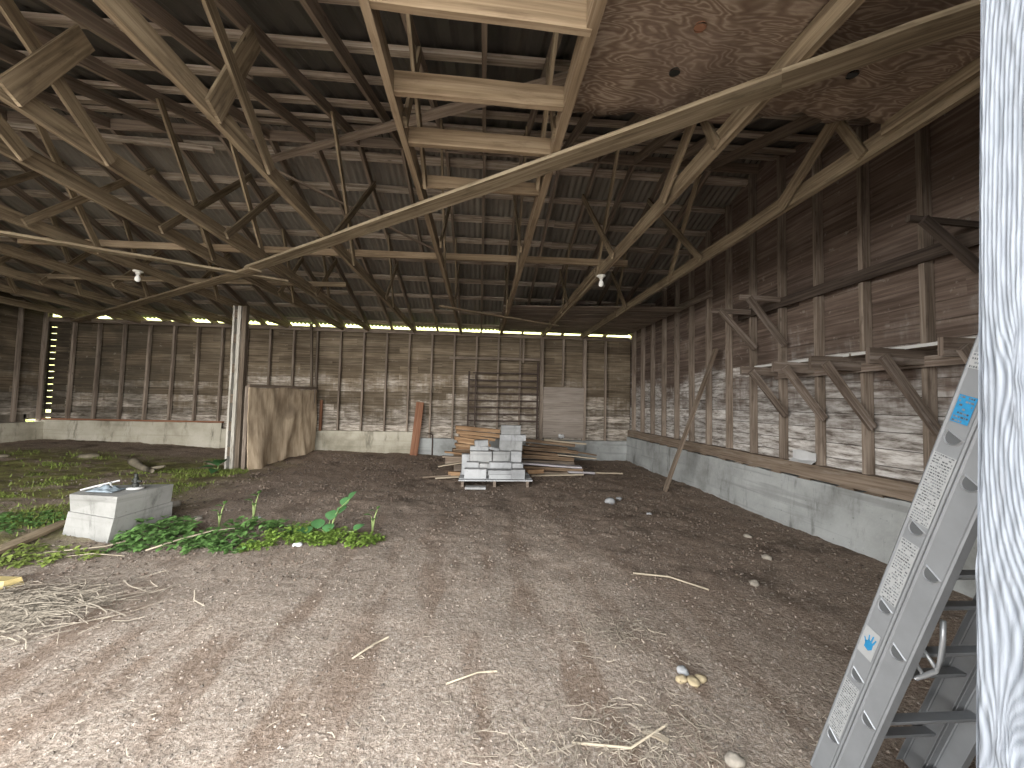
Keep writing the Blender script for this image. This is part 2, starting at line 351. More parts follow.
# ---------------------------------------------------------------- ground
YB, XR, XL, YF = 11.14, 4.2, -11.1, .365
def gh(x, y):
    x = np.asarray(x, float); y = np.asarray(y, float)
    z = .20 * ss(-5, -10.5, x) * ss(4, 10, y) + .09 * ss(-.5, -4, x) * ss(3.5, 8, y) + .07 * ss(8, 11, y) * ss(1.5, -2, x)
    z = z + .05 * ss(3.2, 4.0, x) * ss(2, 5, y) * 0
    z = z + .016 * np.sin(1.3 * x + .7 * y) * np.sin(.9 * y - .6 * x + 1) * ss(1.5, 3, y)
    z = z - .02 * np.exp(-((x - .35 - .03 * y) / .32) ** 2) * ss(1, 3, y) + .015 * np.exp(-((x + 1.6) / .5) ** 2)
    return z
def ground():
    xs = np.concatenate([np.arange(-14, -4, .08), np.arange(-4, 4.6, .04), np.arange(4.6, 8, .2)])
    ys = np.concatenate([np.arange(-4, 1.2, .2), np.arange(1.2, 5, .035), np.arange(5, 11.6, .06)])
    Xg, Yg = np.meshgrid(xs, ys); Z = gh(Xg, Yg)
    nz = np.array([[mnoise.fractal(Vector((x * 2.1, y * 2.1, 0)), 1.0, 2.0, 4) for x in xs] for y in ys])
    n2 = np.array([[mnoise.noise(Vector((x * 13, y * 13, 3.3))) for x in xs] for y in ys])
    Z = Z + nz * (.008 + .014 * ss(3, 6, Yg)) + n2 * (.005 + .013 * ss(3, 5.5, Yg))
    ny, nx = Z.shape
    V = np.stack([Xg, Yg, Z], -1).reshape(-1, 3)
    idx = np.arange(ny * nx).reshape(ny, nx)
    Fc = np.stack([idx[:-1, :-1], idx[:-1, 1:], idx[1:, 1:], idx[1:, :-1]], -1).reshape(-1, 4)
    me = bpy.data.meshes.new('floor'); me.vertices.add(len(V)); me.vertices.foreach_set('co', V.ravel())
    me.loops.add(len(Fc) * 4); me.loops.foreach_set('vertex_index', Fc.ravel().astype(np.int32))
    me.polygons.add(len(Fc)); me.polygons.foreach_set('loop_start', np.arange(0, len(Fc) * 4, 4, dtype=np.int32)); me.polygons.foreach_set('loop_total', np.full(len(Fc), 4, dtype=np.int32))
    me.polygons.foreach_set('use_smooth', np.ones(len(Fc), dtype=bool)); me.update(); me.validate(); me.materials.append(M['ground'])
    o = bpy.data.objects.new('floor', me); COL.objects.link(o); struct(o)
ground()
m = MB(); m.face([(-60, -60, -.06), (60, -60, -.06), (60, -3.9, -.06), (-60, -3.9, -.06)]); struct(m.build('ground_yard', M['yard']))
m = MB(); m.face([(-60, 11.5, -.05), (60, 11.5, -.05), (60, 60, -.05), (-60, 60, -.05)]); struct(m.build('ground_meadow', M['meadow']))

m = MB(); P = []
for a in range(121):
    x = -60 + a; P.append([(x, 24 + 1.6 * mnoise.noise(Vector((x * .33, b_ * .8, 0))) + b_ * .15, -.1 + b_ * 1.1 + .8 * mnoise.noise(Vector((x * .3, b_ * .5, 6)))) for b_ in range(12)])
M['hedge'] = simple('pale_hedge_leaves', (.46, .46, .20), .95, 0, .25, .6); m.grid(P); o = m.build('hedge', M['hedge'], smooth=True); o['kind'] = 'structure'
# ---------------------------------------------------------------- roof
SL = .33; RB = 3.41                                    # rafter underside at the eave, pitch
YR = (YB + YF) / 2
def zr(y): return RB + SL * min(YB - y, y - YF)       # underside of the rafters
RAFH = .135
def sheet(name, yc0, yc1, pitch, amp, mat, flat=False):
    xs = np.arange(XL - .25, XR + .25, pitch / 6); P = []
    for t in np.linspace(0, 1, 9):
        y = yc0 + (yc1 - yc0) * t; z = zr(y) + RAFH + (.082 if not flat else .072); row = []
        for x in xs:
            ph = (x / pitch) % 1.0
            dz = (amp if abs(ph - .5) < .12 else 0) if flat else amp * math.sin(2 * math.pi * x / pitch)
            row.append((x, y, z + dz + .006 * math.sin(3 * x + 7 * t)))
        P.append(row)
    m = MB(); m.grid(P); struct(m.build(name, M[mat], smooth=not flat))
sheet('ceiling_rear', YB + .13, YR + .0, .105, .02, 'roof_b')
sheet('ceiling_front', YF - .15, YR - .0, .19, .018, 'roof_f', True)

def slope_pts(back, y0, y1, off):
    """centre line of a board under the roof between two depths"""
    return [(y0, zr(y0) + off), (y1, zr(y1) + off)]
TX = [2.8, 1.67, .5, -.6, -1.86, -3.1, -3.77, -5.2, -6.5, -7.7, -8.9, -10.1]
MX = [3.45, 2.23, 1.1, -.05, -1.25, -2.48, -4.45, -5.85, -7.1, -8.3, -9.5, -10.7]
CB, CH = 3.39, .14                                     # underside and height of the bottom chords
FEAT = {0: 'beside the right plank wall', 1: 'holding the right edge of the plywood sheet', 2: 'right rail of the ladder of cross boards', 3: 'left rail of the ladder of cross boards'}
def rafter_mesh(x, back, w=.04):
    m = MB(); h = RAFH * math.cos(math.atan(SL))
    a, b_ = (YB + .1, YR + .02) if back else (YF - .1, YR - .02)
    za = zr(a) + RAFH / 2; zb = zr(b_) + RAFH / 2
    m.beam((x, a, za), (x, b_, zb), w, h, seg=6, warp=.003); return m
for i, x in enumerate(TX):
    sd = -1 if x > 0 else 1                            # webs are nailed on this face of the chord
    lab = '%s roof truss from the right' % ORD[i] + (', ' + FEAT[i] if i in FEAT else '')
    t = thing('roof_truss', lab, 'roof truss', (x, YR, CB), 'roof trusses')
    cm = 'pale' if i in (2, 3) else 'tan'
    m = MB(); m.beam((x, YF, CB + CH / 2), (x, YB - .08, CB + CH / 2), .045 if i not in (2,) else .06, CH, seg=14, warp=.004, tone=rnd(.9, 1.1)); m.build('bottom_chord', M[cm], t)
    rafter_mesh(x, True).build('rafter', M['rafter'], t); rafter_mesh(x, False).build('rafter', M['rafter'], t)
    j = lambda: rnd(-.05, .05)
    webs = [(5.7 + j(), 4.68, .085, 1), (4.85 + j(), 6.45, .085, 2), (3.42 + j(), 2.42, .115, 1 if i == 5 else 2), (2.72 + j(), 3.12, 0.155 if i in (4, 5) else .075, 2 if i == 5 else 1), (7.45 + j(), 8.35, .085, 2), (8.15 + j(), 7.55, .085, 1)]
    for (yb, yt, w, lay) in webs:
        xo = x + sd * (.0225 + (.013 if lay == 1 else .04)); m = MB()
        zt = zr(yt) + (.06 if yt != 3.12 else (-.12 if i == 5 else .0))
        m.beam((xo, yb - (yt - yb) * .02, CB + .03), (xo, yt, zt), .025, w, up=(0, 1, 0), seg=3, warp=.002); m.build('web_board', M['tan'], t)
    if i == 0:
        m = MB(); m.beam((x - .05, .5, CB + .12), (x - .05, 2.5, CB + .12), .04, .12, seg=3, warp=.003); m.build('splice_board', M['tan'], t)
    if i in (1, 5):
        m = MB(); m.beam((x - .045 * sd * -1, 5.9 - i * .2, CB + .1), (x - .045 * sd * -1, 9.8, CB + .1), .03, .11, seg=6, warp=.006); m.build('splice_board', M['tan'], t)
for i, x in enumerate(MX):
    for back in (True, False):
        o = rafter_mesh(x, back).build('roof_rafter', M['rafter'])
        tag(o, '%s single dark rafter from the right wall on the %s roof slope' % (ORD[i], 'rear' if back else 'front'), 'rafter', 'dark rafters between the trusses')
k = 0
ys_b = [10.95, 10.3, 9.65, 9.0, 8.35, 7.75, 7.2, 6.65, 6.1]
ys_f = [2.1, 2.75, 3.4, 4.05, 4.65, 5.15, 5.45, 1.4, .8]
for back, ys in ((True, ys_b), (False, ys_f)):
    for q, y in enumerate(ys):
        m = MB(); z = zr(y) + RAFH + .022; s = -SL if back else SL; upv = Vector((0, -s, 1)).normalized()
        xs = [XL - .15, -7.4 + rnd(-1, 1), -2.9 + rnd(-1, 1), .9 + rnd(-.5, .5), XR + .15]
        for a, b_ in zip(xs[:-1], xs[1:]):
            dy = rnd(-.03, .03); m.beam((a, y + dy, z), (b_, y + dy + rnd(-.02, .02), z), rnd(.10, .15), .04, up=upv, seg=5, warp=.004)
        o = m.build('purlin', M['purlin'])
        if back: lab = '%s rough grey purlin up from the rear eave under corrugated sheets' % ORD[q]
        else: lab = '%s rough grey purlin down from the ridge under the front roof slope' % ORD[sorted(ys_f, reverse=True).index(y)]
        tag(o, lab, 'purlin', 'purlins under the metal roof')
m = MB(); P = [[(x, YR + d, zr(YR) + RAFH + .10 - abs(d) * SL) for x in (XL - .2, -4, XR + .2)] for d in (-.2, 0, .2)]; m.grid(P); struct(m.build('trim_ridge_cap', M['roof_f']))
m = MB(); m.beam((XL, YR, zr(YR) + .06), (XR, YR, zr(YR) + .06), .025, .15, seg=10, warp=.003); tag(m.build('ridge_board', M['rafter']), 'long ridge board at the peak of the roof where rafters meet', 'ridge board')
# boards bridging the two pale chords
for q, (y, h_) in enumerate(((1.86, .17), (2.41, .135), (2.9, .125), (3.5, .10))):
    m = MB(); m.beam((-.6, y, CB + .08 + (.0 if q else .02)), (.5, y + .02, CB + .08), .04, h_, seg=4, warp=.003, tone=1.05)
    tag(m.build('cross_board', M['pale']), ('widest cross board of the ladder between pale chords, at the frame top' if q == 0 else '%s cross board from the frame top between the two pale truss chords' % ORD[q]), 'cross board', 'cross boards between pale chords')
# plywood sheets resting on the chords
def plysheet(x0, x1, y0, y1, label, holes, slope=0):
    t = thing('plywood_sheet', label, 'plywood', ((x0 + x1) / 2, (y0 + y1) / 2, CB + CH + .02))
    m = MB(); nx, ny = 26, 16; tz = CB + CH + .012
    P = [[(x0 + (x1 - x0) * a / nx, y0 + (y1 - y0) * b_ / ny + (.012 * math.sin(a * 1.7) + .02 * math.sin(a * .5) if b_ == ny else 0), tz + .012 * math.sin(a * .7) * (b_ / ny) + .006 * math.sin(b_)) for a in range(nx + 1)] for b_ in range(ny + 1)]
    m.grid(P)
    m.uv = [(p[0], p[1]) for f in m.f for p in (m.v[i] for i in f)]
    o = m.build('sheet', M['ply'], t, smooth=True); md = o.modifiers.new('thick', 'SOLIDIFY'); md.thickness = .015; md.offset = 1
    for (hx, hy) in holes:
        m = MB(); n = 16; m.face([(hx + .032 * math.cos(2 * math.pi * k / n), hy + .022 * math.sin(2 * math.pi * k / n), tz - .009) for k in range(n)]); m.lathe([(.032, -.009), (.03, 0.0)], (hx, hy, tz), 16)
        oo = m.build('knot_plug', M['black_plastic' if hy > 2.0 else 'redboard'], t)
plysheet(.54, 1.68, 1.0, 2.62, 'swirl-grained plywood sheet lying over two truss chords beside the cross boards', [(1.10, 1.94), (1.105, 2.23), (1.60, 2.17)])
plysheet(1.7, 2.78, 1.0, 2.5, 'darker plywood sheet bridging the two truss chords closest to right wall', [(2.16, 2.14)])
# long diagonal braces, laid flat under the chords
def flat(name, p0, p1, w, t_, label, cat, mat='brace', seg=10, warp=.004, up=(0, 0, 1)):
    m = MB(); m.beam(p0, p1, w, t_, up=up, seg=seg, warp=warp, tone=1.0); return tag(m.build(name, M[mat]), label, cat)
zb = CB - .017
flat('diagonal_brace', (3.1, .94, zb), (1.60, 2.08, zb), .17, .03, 'pale diagonal brace board crossing under the two plywood sheets', 'brace', 'brace')
flat('diagonal_brace', (1.64, 2.05, zb - .002), (-3.35, 5.93, zb), .17, .03, 'long pale diagonal brace crossing under the ladder of cross boards', 'brace', 'brace')
flat('diagonal_brace', (-3.25, 5.87, zb - .033), (-10.2, 10.75, zb - .033), .17, .03, 'brownish diagonal brace running from the white-striped post to the rear corner', 'brace', 'tan')
flat('diagonal_brace', (-6.5, 4.35, zb - .033), (-3.05, 6.4, zb - .033), .13, .03, 'thin pale brace board slanting under left trusses, broken end by the post', 'brace', 'brace')
flat('runner_board', (-6.3, 5.82, CB + CH + .05), (2.05, 5.55, CB + CH + .05), .04, .09, 'straight tan runner board lying across the truss chords mid-span', 'runner board', 'pale', 16)
flat('runner_board', (-8.0, 7.55, CB + CH + .04), (-2.45, 7.25, CB + CH + .04), .04, .08, 'shorter runner board on chords above the white-striped post', 'runner board', 'tan', 10)
flat('wind_brace', (-3.26, 6.0, 5.02), (1.2, 2.75, 4.13), .09, .04, 'reddish-brown wind brace slanting behind the ladder of cross boards', 'brace', 'rafter', 8, .004, (0, .4, 1))
flat('wind_brace', (-3.3, 6.1, 5.00), (-.75, 7.9, 4.42), .09, .03, 'grey-brown wind brace slanting down under the corrugated rear slope', 'brace', 'rafter', 8, .004, (0, -.4, 1))
flat('ridge_pole', (-7.4, 5.6, 5.10), (-3.92, 5.9, 5.06), .07, .06, 'light pole under the roof ridge ending short at the left side', 'pole', 'purlin', 8, .005)
flat('loft_brace', (-.85, 7.75, zb), (1.75, 9.25, zb), .09, .025, 'thin diagonal strip nailed below the edge of the boarded loft', 'brace', 'tan')
# boarded loft in the rear corner
for q in range(9):
    ya = 8.2 + q * .325; yb = 7.72 + q * .378
    m = MB(); m.beam((.42, ya + .15, CB + CH + .015 + (q % 2) * .004), (4.1, yb + .17, CB + CH + .015 + (q % 2) * .004), .31, .024, seg=8, warp=.004)
    tag(m.build('loft_plank', M['stud']), ('front edge plank of the boarded loft over the rear right corner' if q == 0 else '%s plank of the boarded loft, counted from its front edge' % ORD[q]), 'loft plank', 'loft planks')

# ---------------------------------------------------------------- walls
def plank_courses(m, a0, a1, z0, z1, put, ph=.18, breaks=3, zlim=None, gaps=None):
    z = z0; q = 0
    while z < z1 - .01:
        top = min(z + ph, z1 + .02) - .019; A0, A1 = a0, a1
        if zlim: A0, A1 = zlim(z, a0, a1)
        if A1 - A0 > .05:
            cuts = [A0] + sorted(rnd(A0, A1) for _ in range(breaks)) + [A1]
            for c0, c1 in zip(cuts[:-1], cuts[1:]):
                if c1 - c0 < .02: continue
                if gaps and gaps(z, c0, c1): continue
                put(m, c0, c1, z, top + .012, q, rnd(.72, 1.22))
        z += ph; q += 1
def put_back(m, a, b_, z0, z1, q, tone):
    y = YB + .052 + rnd(0, .006); u0, v0 = rnd(0, 50), rnd(0, 50); d = .010
    pts = lambda yy0, yy1: [(a, yy0, z0), (b_, yy0, z0), (b_, yy1, z1), (a, yy1, z1)]
    f = pts(y + d, y); g = pts(y + d + .02, y + .02)
    L, H = b_ - a, z1 - z0
    m.face(f, [(u0, v0), (u0 + L, v0), (u0 + L, v0 + H), (u0, v0 + H)], tone)
    m.face([f[0], g[0], g[1], f[1]], None, tone * .8); m.face([f[3], f[2], g[2], g[3]], None, tone * .8); m.face(list(reversed(g)), None, tone)
    m.face([f[0], f[3], g[3], g[0]], None, tone); m.face([f[1], g[1], g[2], f[2]], None, tone)
def put_side(X, sgn):
    def put(m, a, b_, z0, z1, q, tone):
        u0, v0 = rnd(0, 50), rnd(0, 50); d = (.010 + rnd(0, .006)) * sgn
        f = [(X + d, a, z0), (X + d, b_, z0), (X, b_, z1), (X, a, z1)]; g = [(p[0] + .02 * sgn, p[1], p[2]) for p in f]
        L, H = b_ - a, z1 - z0
        m.face(f, [(u0, v0), (u0 + L, v0), (u0 + L, v0 + H), (u0, v0 + H)], tone); m.face(list(reversed(g)), None, tone)
        m.face([f[0], g[0], g[1], f[1]], None, tone * .8); m.face([f[3], f[2], g[2], g[3]], None, tone * .8); m.face([f[0], f[3], g[3], g[0]], None, tone); m.face([f[1], g[1], g[2], f[2]], None, tone)
    return put
def gable(z, a0, a1):
    if z < 3.5: return a0, a1
    e = (z - 3.62) / SL; return max(a0, YF + e), min(a1, YB - e)
m = MB()
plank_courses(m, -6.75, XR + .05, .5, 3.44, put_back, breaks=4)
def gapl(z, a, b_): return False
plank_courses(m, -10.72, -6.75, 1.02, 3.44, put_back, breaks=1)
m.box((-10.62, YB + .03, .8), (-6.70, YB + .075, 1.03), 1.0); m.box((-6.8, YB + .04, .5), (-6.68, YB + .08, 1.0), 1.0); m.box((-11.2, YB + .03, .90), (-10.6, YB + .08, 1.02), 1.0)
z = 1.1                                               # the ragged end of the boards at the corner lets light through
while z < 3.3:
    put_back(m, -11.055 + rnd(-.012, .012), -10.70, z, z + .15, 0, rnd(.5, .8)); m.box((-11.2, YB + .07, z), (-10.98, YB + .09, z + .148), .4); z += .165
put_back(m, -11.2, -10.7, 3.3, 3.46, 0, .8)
m.box((-11.07, YB + .095, .4), (XR + .1, YB + .11, 3.45), .35); struct(m.build('wall_rear', M['wall_b']))  # last box is the dark sheet added against light through the joints
def dark_backing(m, X):  # dark sheet added behind the planks, blocks light and blackens the gaps
    ys = np.linspace(YF - .1, YB + .1, 40); zb0 = .5 if X > 0 else .86; a = [(X, y, zb0) for y in ys]; b_ = [(X, y, zr(y) + RAFH + .06) for y in ys]; c_ = [(X + (.02 if X > 0 else -.02), y, z) for X_, y, z in b_]; d_ = [(X + (.02 if X > 0 else -.02), y, zb0) for y in ys]
    m.grid([a, b_, c_, d_], tone=.35)
m = MB(); dark_backing(m, XR + .10); plank_courses(m, YF, YB + .05, .6, 5.75, put_side(XR + .06, 1), breaks=2, zlim=gable); struct(m.build('wall_right', M['wall_r']))
m = MB(); dark_backing(m, XL - .10); plank_courses(m, YF, YB + .02, .98, 5.75, put_side(XL - .06, -1), breaks=2, zlim=gable)
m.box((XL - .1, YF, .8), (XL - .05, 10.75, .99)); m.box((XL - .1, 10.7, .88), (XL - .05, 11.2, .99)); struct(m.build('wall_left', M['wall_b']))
m = MB()
def put_front(m, a, b_, z0, z1, q, tone):
    m.box((a, YF - .06, z0), (b_, YF - .03, z1), tone)
plank_courses(m, 1.0, XR + .1, -.02, 3.5, put_front, breaks=1); m.box((1.0, YF - .09, -.02), (XR + .1, YF - .07, 3.5), .4)
struct(m.build('wall_front_right', M['wall_r']))
m = MB(); plank_courses(m, XL - .1, -7.8, .0, 3.5, put_front, breaks=1); m.box((XL - .1, YF - .09, -.02), (-7.8, YF - .07, 3.5), .4); struct(m.build('wall_front_left_added', M['wall_b']))  # unseen stretch of wall, added to darken the left rear corner
# concrete footings
def footing(name, x0, x1, top, mat, yf=10.98):
    m = MB(); n = max(2, int((x1 - x0) / .25)); P = []
    for zt in np.linspace(-.15, top, 5):
        P.append([(x0 + (x1 - x0) * i / n, yf + (top - zt) * -.05 + .008 * mnoise.noise(Vector((i * .7, zt * 5, 1))), zt + (.012 * mnoise.noise(Vector((i * .9, 5, 2))) if zt == top else 0)) for i in range(n + 1)])
    P.append([(p[0], YB + .09, p[2]) for p in P[-1]]); m.grid(P); struct(m.build(name, M[mat]))
footing('trim_footing_rear_1', XL - .1, -6.72, .84, 'conc_b', 11.0); footing('trim_footing_rear_2', -6.85, -1.8, .69, 'conc_b', 11.02); footing('trim_footing_rear_3', -1.8, XR + .1, .53, 'conc_r', 11.0)
m = MB(); n = 46; P = []
for zt in np.linspace(-.15, .66, 6):
    P.append([(XR - .10 - (.66 - zt) * .05 + .01 * mnoise.noise(Vector((i * .5, zt * 4, 7))), YF + (11.0 - YF) * i / n, zt + (.02 * mnoise.noise(Vector((i * .9, 5, 2))) if zt > .65 else 0)) for i in range(n + 1)])
P.append([(XR + .09, p[1], p[2]) for p in P[-1]]); m.grid(P); struct(m.build('trim_footing_right', M['conc_r']))
m = MB(); P = []
for zt in np.linspace(-.1, .8, 4): P.append([(XL + .12 + (.8 - zt) * .05, YF + (11.05 - YF) * i / 30, zt) for i in range(31)])
P.append([(XL - .09, p[1], p[2]) for p in P[-1]]); m.grid(P); struct(m.build('trim_footing_left', M['conc_b']))
# sills and plates
def lumber(name, p0, p1, w, h, label, cat, mat, up=(0, 0, 1), seg=8, warp=.003, group=None, tone=None):
    m = MB(); m.beam(p0, p1, w, h, up=up, seg=seg, warp=warp, tone=tone); return tag(m.build(name, M[mat]), label, cat, group)
lumber('sill_beam', (XR - .03, .45, .765), (XR - .03, 10.95, .765), .13, .17, 'dusty brown sill beam along the foot of the right plank wall', 'sill beam', 'sill', seg=16, warp=.006)
lumber('sill_plate', (XL, 11.09, .865), (-6.75, 11.09, .865), .1, .04, 'reddish sill plate on the tall cream footing of the rear wall', 'sill plate', 'redboard')
lumber('top_plate', (XL, 11.08, 3.415), (XR, 11.08, 3.415), .10, .11, 'long top plate above the rear wall studs', 'top plate', 'stud', seg=20, tone=1.1)
lumber('ledger_board', (XR - .06, 6.9, 3.615), (XR - .06, 10.55, 3.66), .04, .13, 'ledger board on the right wall carrying the loft plank ends', 'ledger board', 'stud')
lumber('ledger_board', (XR - .055, .45, 3.02), (XR - .055, 6.15, 3.02), .035, .13, 'dark ledger board running level across the upper studs of right wall', 'ledger board', 'darkwood', seg=10)
# loose chips of wood and soil squeezed out under the sill
for q in range(14):
    y = 3.4 + q * .46 + rnd(-.1, .1); m = MB(); c = (XR - .075, y, .675)
    m.hexa([(c[0] - .03, y - .12, .655), (c[0] - .03, y + rnd(.08, .16), .655), (XR + .0, y + .14, .655), (XR + .0, y - .1, .655)], [(c[0] + .0, y - .06, .685), (c[0] + .0, y + .05, .69), (XR, y + .08, .69), (XR, y - .08, .69)], rnd(.7, 1.1))
    tag(m.build('wood_shim', M['sill']), '%s broken wood shim under the right sill beam, from the front' % ORD[q], 'shim', 'wood shims under the sill')
# rear wall studs
sx = [(-4.434 + .61 * i) for i in range(-10, 14)]; qq = 0
for x in sorted(sx, reverse=True):
    i = round((x + 4.434) / .61); w = .045
    zb_ = .88 if x < -6.75 else (.69 if x < -1.8 else .53); zt = 3.37
    lab = '%s wall stud from the right corner on the rear wall' % ORD[qq]; qq += 1
    if i == 11: zb_ = 2.02; lab += ', cut short'
    if i in (10, 12): w = .10; lab += ', a wide one'
    m = MB(); m.beam((x, YB - .045, zb_), (x + (.02 if x < -8 else 0), YB - .045, zt), .085, w, up=(1, 0, 0), seg=3, warp=.003, tone=rnd(.85, 1.2))
    tag(m.build('wall_stud', M['stud']), lab, 'stud', 'rear wall studs')
# right wall studs
for i in range(0, 17):
    y = 10.776 - .61 * i
    if y < .5: continue
    m = MB(); m.beam((XR + .005, y, .85), (XR + .005, y, zr(y) + .1), .05, .10, up=(1, 0, 0), seg=6, warp=.003, tone=rnd(.85, 1.2))
    tag(m.build('wall_stud', M['stud']), '%s wall stud from the rear corner on the right wall' % ORD[i], 'stud', 'right wall studs')
for i in range(0, 6):
    y = 10.98 - .55 * i; m = MB(); m.beam((XL + .0, y, .82), (XL + .0, y, zr(y) + .1), .045, .09, up=(1, 0, 0), seg=3, warp=.003)
    tag(m.build('wall_stud', M['stud']), '%s wall stud from the rear corner on the dark left wall' % ORD[i], 'stud', 'left wall studs')

# ---------------------------------------------------------------- brackets on the right wall
XW = XR - .05
def bracket(y, z, reach, zfoot, label, thick=.04, h=.09, mat='bracket', sd=-1):
    t = thing('wall_bracket', label, 'bracket', (XW, y, z)); yy = y + sd * (.025 + thick / 2)
    m = MB(); m.beam((XW + .1, yy, z), (XW - reach, yy + rnd(-.03, .03), z + .01), thick, h, seg=2, warp=.003); m.build('arm', M[mat], t)
    m = MB(); m.beam((XW + .02, yy - .045, zfoot), (XW - reach * .82, yy - .045, z - .0), .04, .085, up=(0, 1, 0) if False else (1, 0, .6), seg=2, warp=.003); m.build('strut', M[mat], t); return t
ly = [5.286, 4.676, 4.066, 3.456, 2.846]
lz = ['with a dark thin arm', 'fourth from the ladder', 'third from the ladder', 'second from the ladder', 'closest to the aluminium ladder']
bracket(5.286, 2.045, .58, 1.45, 'lower shelf bracket on the right wall at the far shelf end', .04, .11)
bracket(4.676, 2.045, .58, 1.42, 'lower shelf bracket second from the far end of the white-edged shelf', .04, .13)
bracket(4.066, 2.035, .62, 1.35, 'lower shelf bracket at the middle of the white-edged shelf', .04, .145)
bracket(3.456, 2.035, .62, 1.35, 'lower shelf bracket with long pale strut under the near shelf half', .04, .145)
bracket(2.846, 2.035, .62, 1.35, 'lower shelf bracket partly behind the ladder top', .04, .145)
bracket(5.896, 3.02, .66, 2.45, 'upper wall bracket without shelf, furthest in on the right wall', .04, .07)
bracket(5.286, 3.06, .62, 2.42, 'upper wall bracket without shelf above the far shelf end', .04, .07)
bracket(3.10, 3.15, .60, 2.75, 'upper wall bracket high on right wall beside the white post', .035, .05, 'darkwood')
for y0, y1, lab in ((3.95, 5.42, 'far white-edged shelf board lying on brackets along the right wall'), (2.7, 3.92, 'near white-edged shelf board lying on brackets along the right wall')):
    t = thing('shelf_board', lab, 'shelf', (XW, (y0 + y1) / 2, 2.12))
    m = MB(); m.box((XW - .26, y0, 2.112), (XW + .0, y1, 2.135)); m.build('panel', M['stud'], t)
    m = MB(); m.box((XW - .268, y0, 2.110), (XW - .261, y1, 2.140), 1.0); m.build('white_edge', M['melamine'], t)
lumber('shelf_rail', (XW - .05, 2.6, 2.0), (XW - .05, 5.3, 2.0), .03, .10, 'rail board nailed to studs under the white-edged shelves', 'rail board', 'bracket')
m = MB()
m.grid([[(XW - .085 + .0, 4.66 + .36 * a / 6, .855 + b_ * .0 + .004) if b_ == 0 else (XW - .02 + .01 * math.sin(a), 4.66 + .36 * a / 6, .855 + .15 * b_ / 4 + .01 * math.sin(a + b_)) for a in range(7)] for b_ in range(5)])
o = m.build('folded_paper', M['paper']); md = o.modifiers.new('t', 'SOLIDIFY'); md.thickness = .006; tag(o, 'folded white paper sheet propped on the right sill beam', 'paper')
lumber('leaning_stick', (3.33, 7.04, .01), (4.08, 6.68, 2.56), .035, .10, 'long grey-brown board leaning from the dirt against right wall', 'leaning board', 'sill', up=(0, 1, 0), seg=6, warp=.004)

# ---------------------------------------------------------------- rear wall furniture
YS = YB - .09
lumber('rail_board', (-.9, YS - .02, 2.735), (1.62, YS - .02, 2.76), .03, .07, 'narrow rail board nailed across studs above the rusty gate', 'rail board', 'stud')
lumber('hanging_batten', (1.13, YS - .05, 2.66), (1.13, YS - .05, 3.36), .04, .05, 'short batten hanging beside the rail above the rusty gate', 'batten', 'stud', up=(1, 0, 0), seg=2)
t = thing('rusty_gate', 'dark rusty bar gate standing against the rear wall behind the block pile', 'gate', (.6, YS - .06, .9))
for x, za, zb2 in ((-.35, .85, 2.38), (1.55, .55, 2.68)):
    m = MB(); m.beam((x, YS - .05, za), (x, YS - .05, zb2), .045, .045, up=(1, 0, 0), tone=1); m.build('upright', M['rust'], t)
for q, zq in enumerate((2.34, 2.14, 1.965, 1.78, 1.585, 1.40, 1.215, 1.03)):
    m = MB(); m.beam((-.35 + (.1 if q == 0 else 0), YS - .065, zq), (1.55, YS - .065, zq + .01), .03, .04, tone=1, seg=3, warp=.004); m.build('bar', M['rust'], t)
m = MB(); m.beam((-.17, YS - .03, .9), (-.17, YS - .03, 2.3), .03, .03, up=(1, 0, 0), tone=1); m.build('upright', M['rust'], t)
m = MB(); m.box((1.72, YS - .03, .6), (2.86, YS - .012, 2.0), 1.0); tag(m.build('board_panel', M['osb']), 'pale particle board panel fixed between wide studs on the rear wall', 'panel')
m = MB(); m.grid([[(2.16 + .15 * a / 5, YS - .06 - .02 * math.sin(b_ * 1.3 + a), .60 + .09 * b_ / 4 + .015 * math.sin(a * 2.0)) for a in range(6)] for b_ in range(5)])
o = m.build('white_rag', M['paper'], smooth=True); md = o.modifiers.new('t', 'SOLIDIFY'); md.thickness = .02; tag(o, 'small white rag at the foot of the particle board panel', 'rag')
lumber('leaning_plank', (-1.73, 10.72, .08), (-1.64, 10.97, 1.50), .035, .20, 'red-brown plank leaning upright against the rear wall', 'leaning plank', 'redboard', up=(1, 0, 0), seg=3)
m = MB(); m.tube([(-1.28, 10.97, .06), (-1.28, 10.97, .62), (-1.33, 10.97, .66), (-1.42, 10.97, .66)], .018, 8); tag(m.build('water_pipe', M['rust']), 'thin bent pipe rising by the footing beside the red-brown plank', 'pipe')
lumber('thin_pole', (-4.33, 10.78, .14), (-4.50, 10.80, 3.5), .06, .06, 'thin upright pole at the rear end of the burlap screen', 'pole', 'post_brown', up=(1, 0, 0))
lumber('red_batten', (-4.25, 11.04, .68), (-4.25, 11.04, 1.5), .04, .07, 'red-brown batten on rear wall beside the burlap screen', 'batten', 'redboard', up=(1, 0, 0), seg=2)

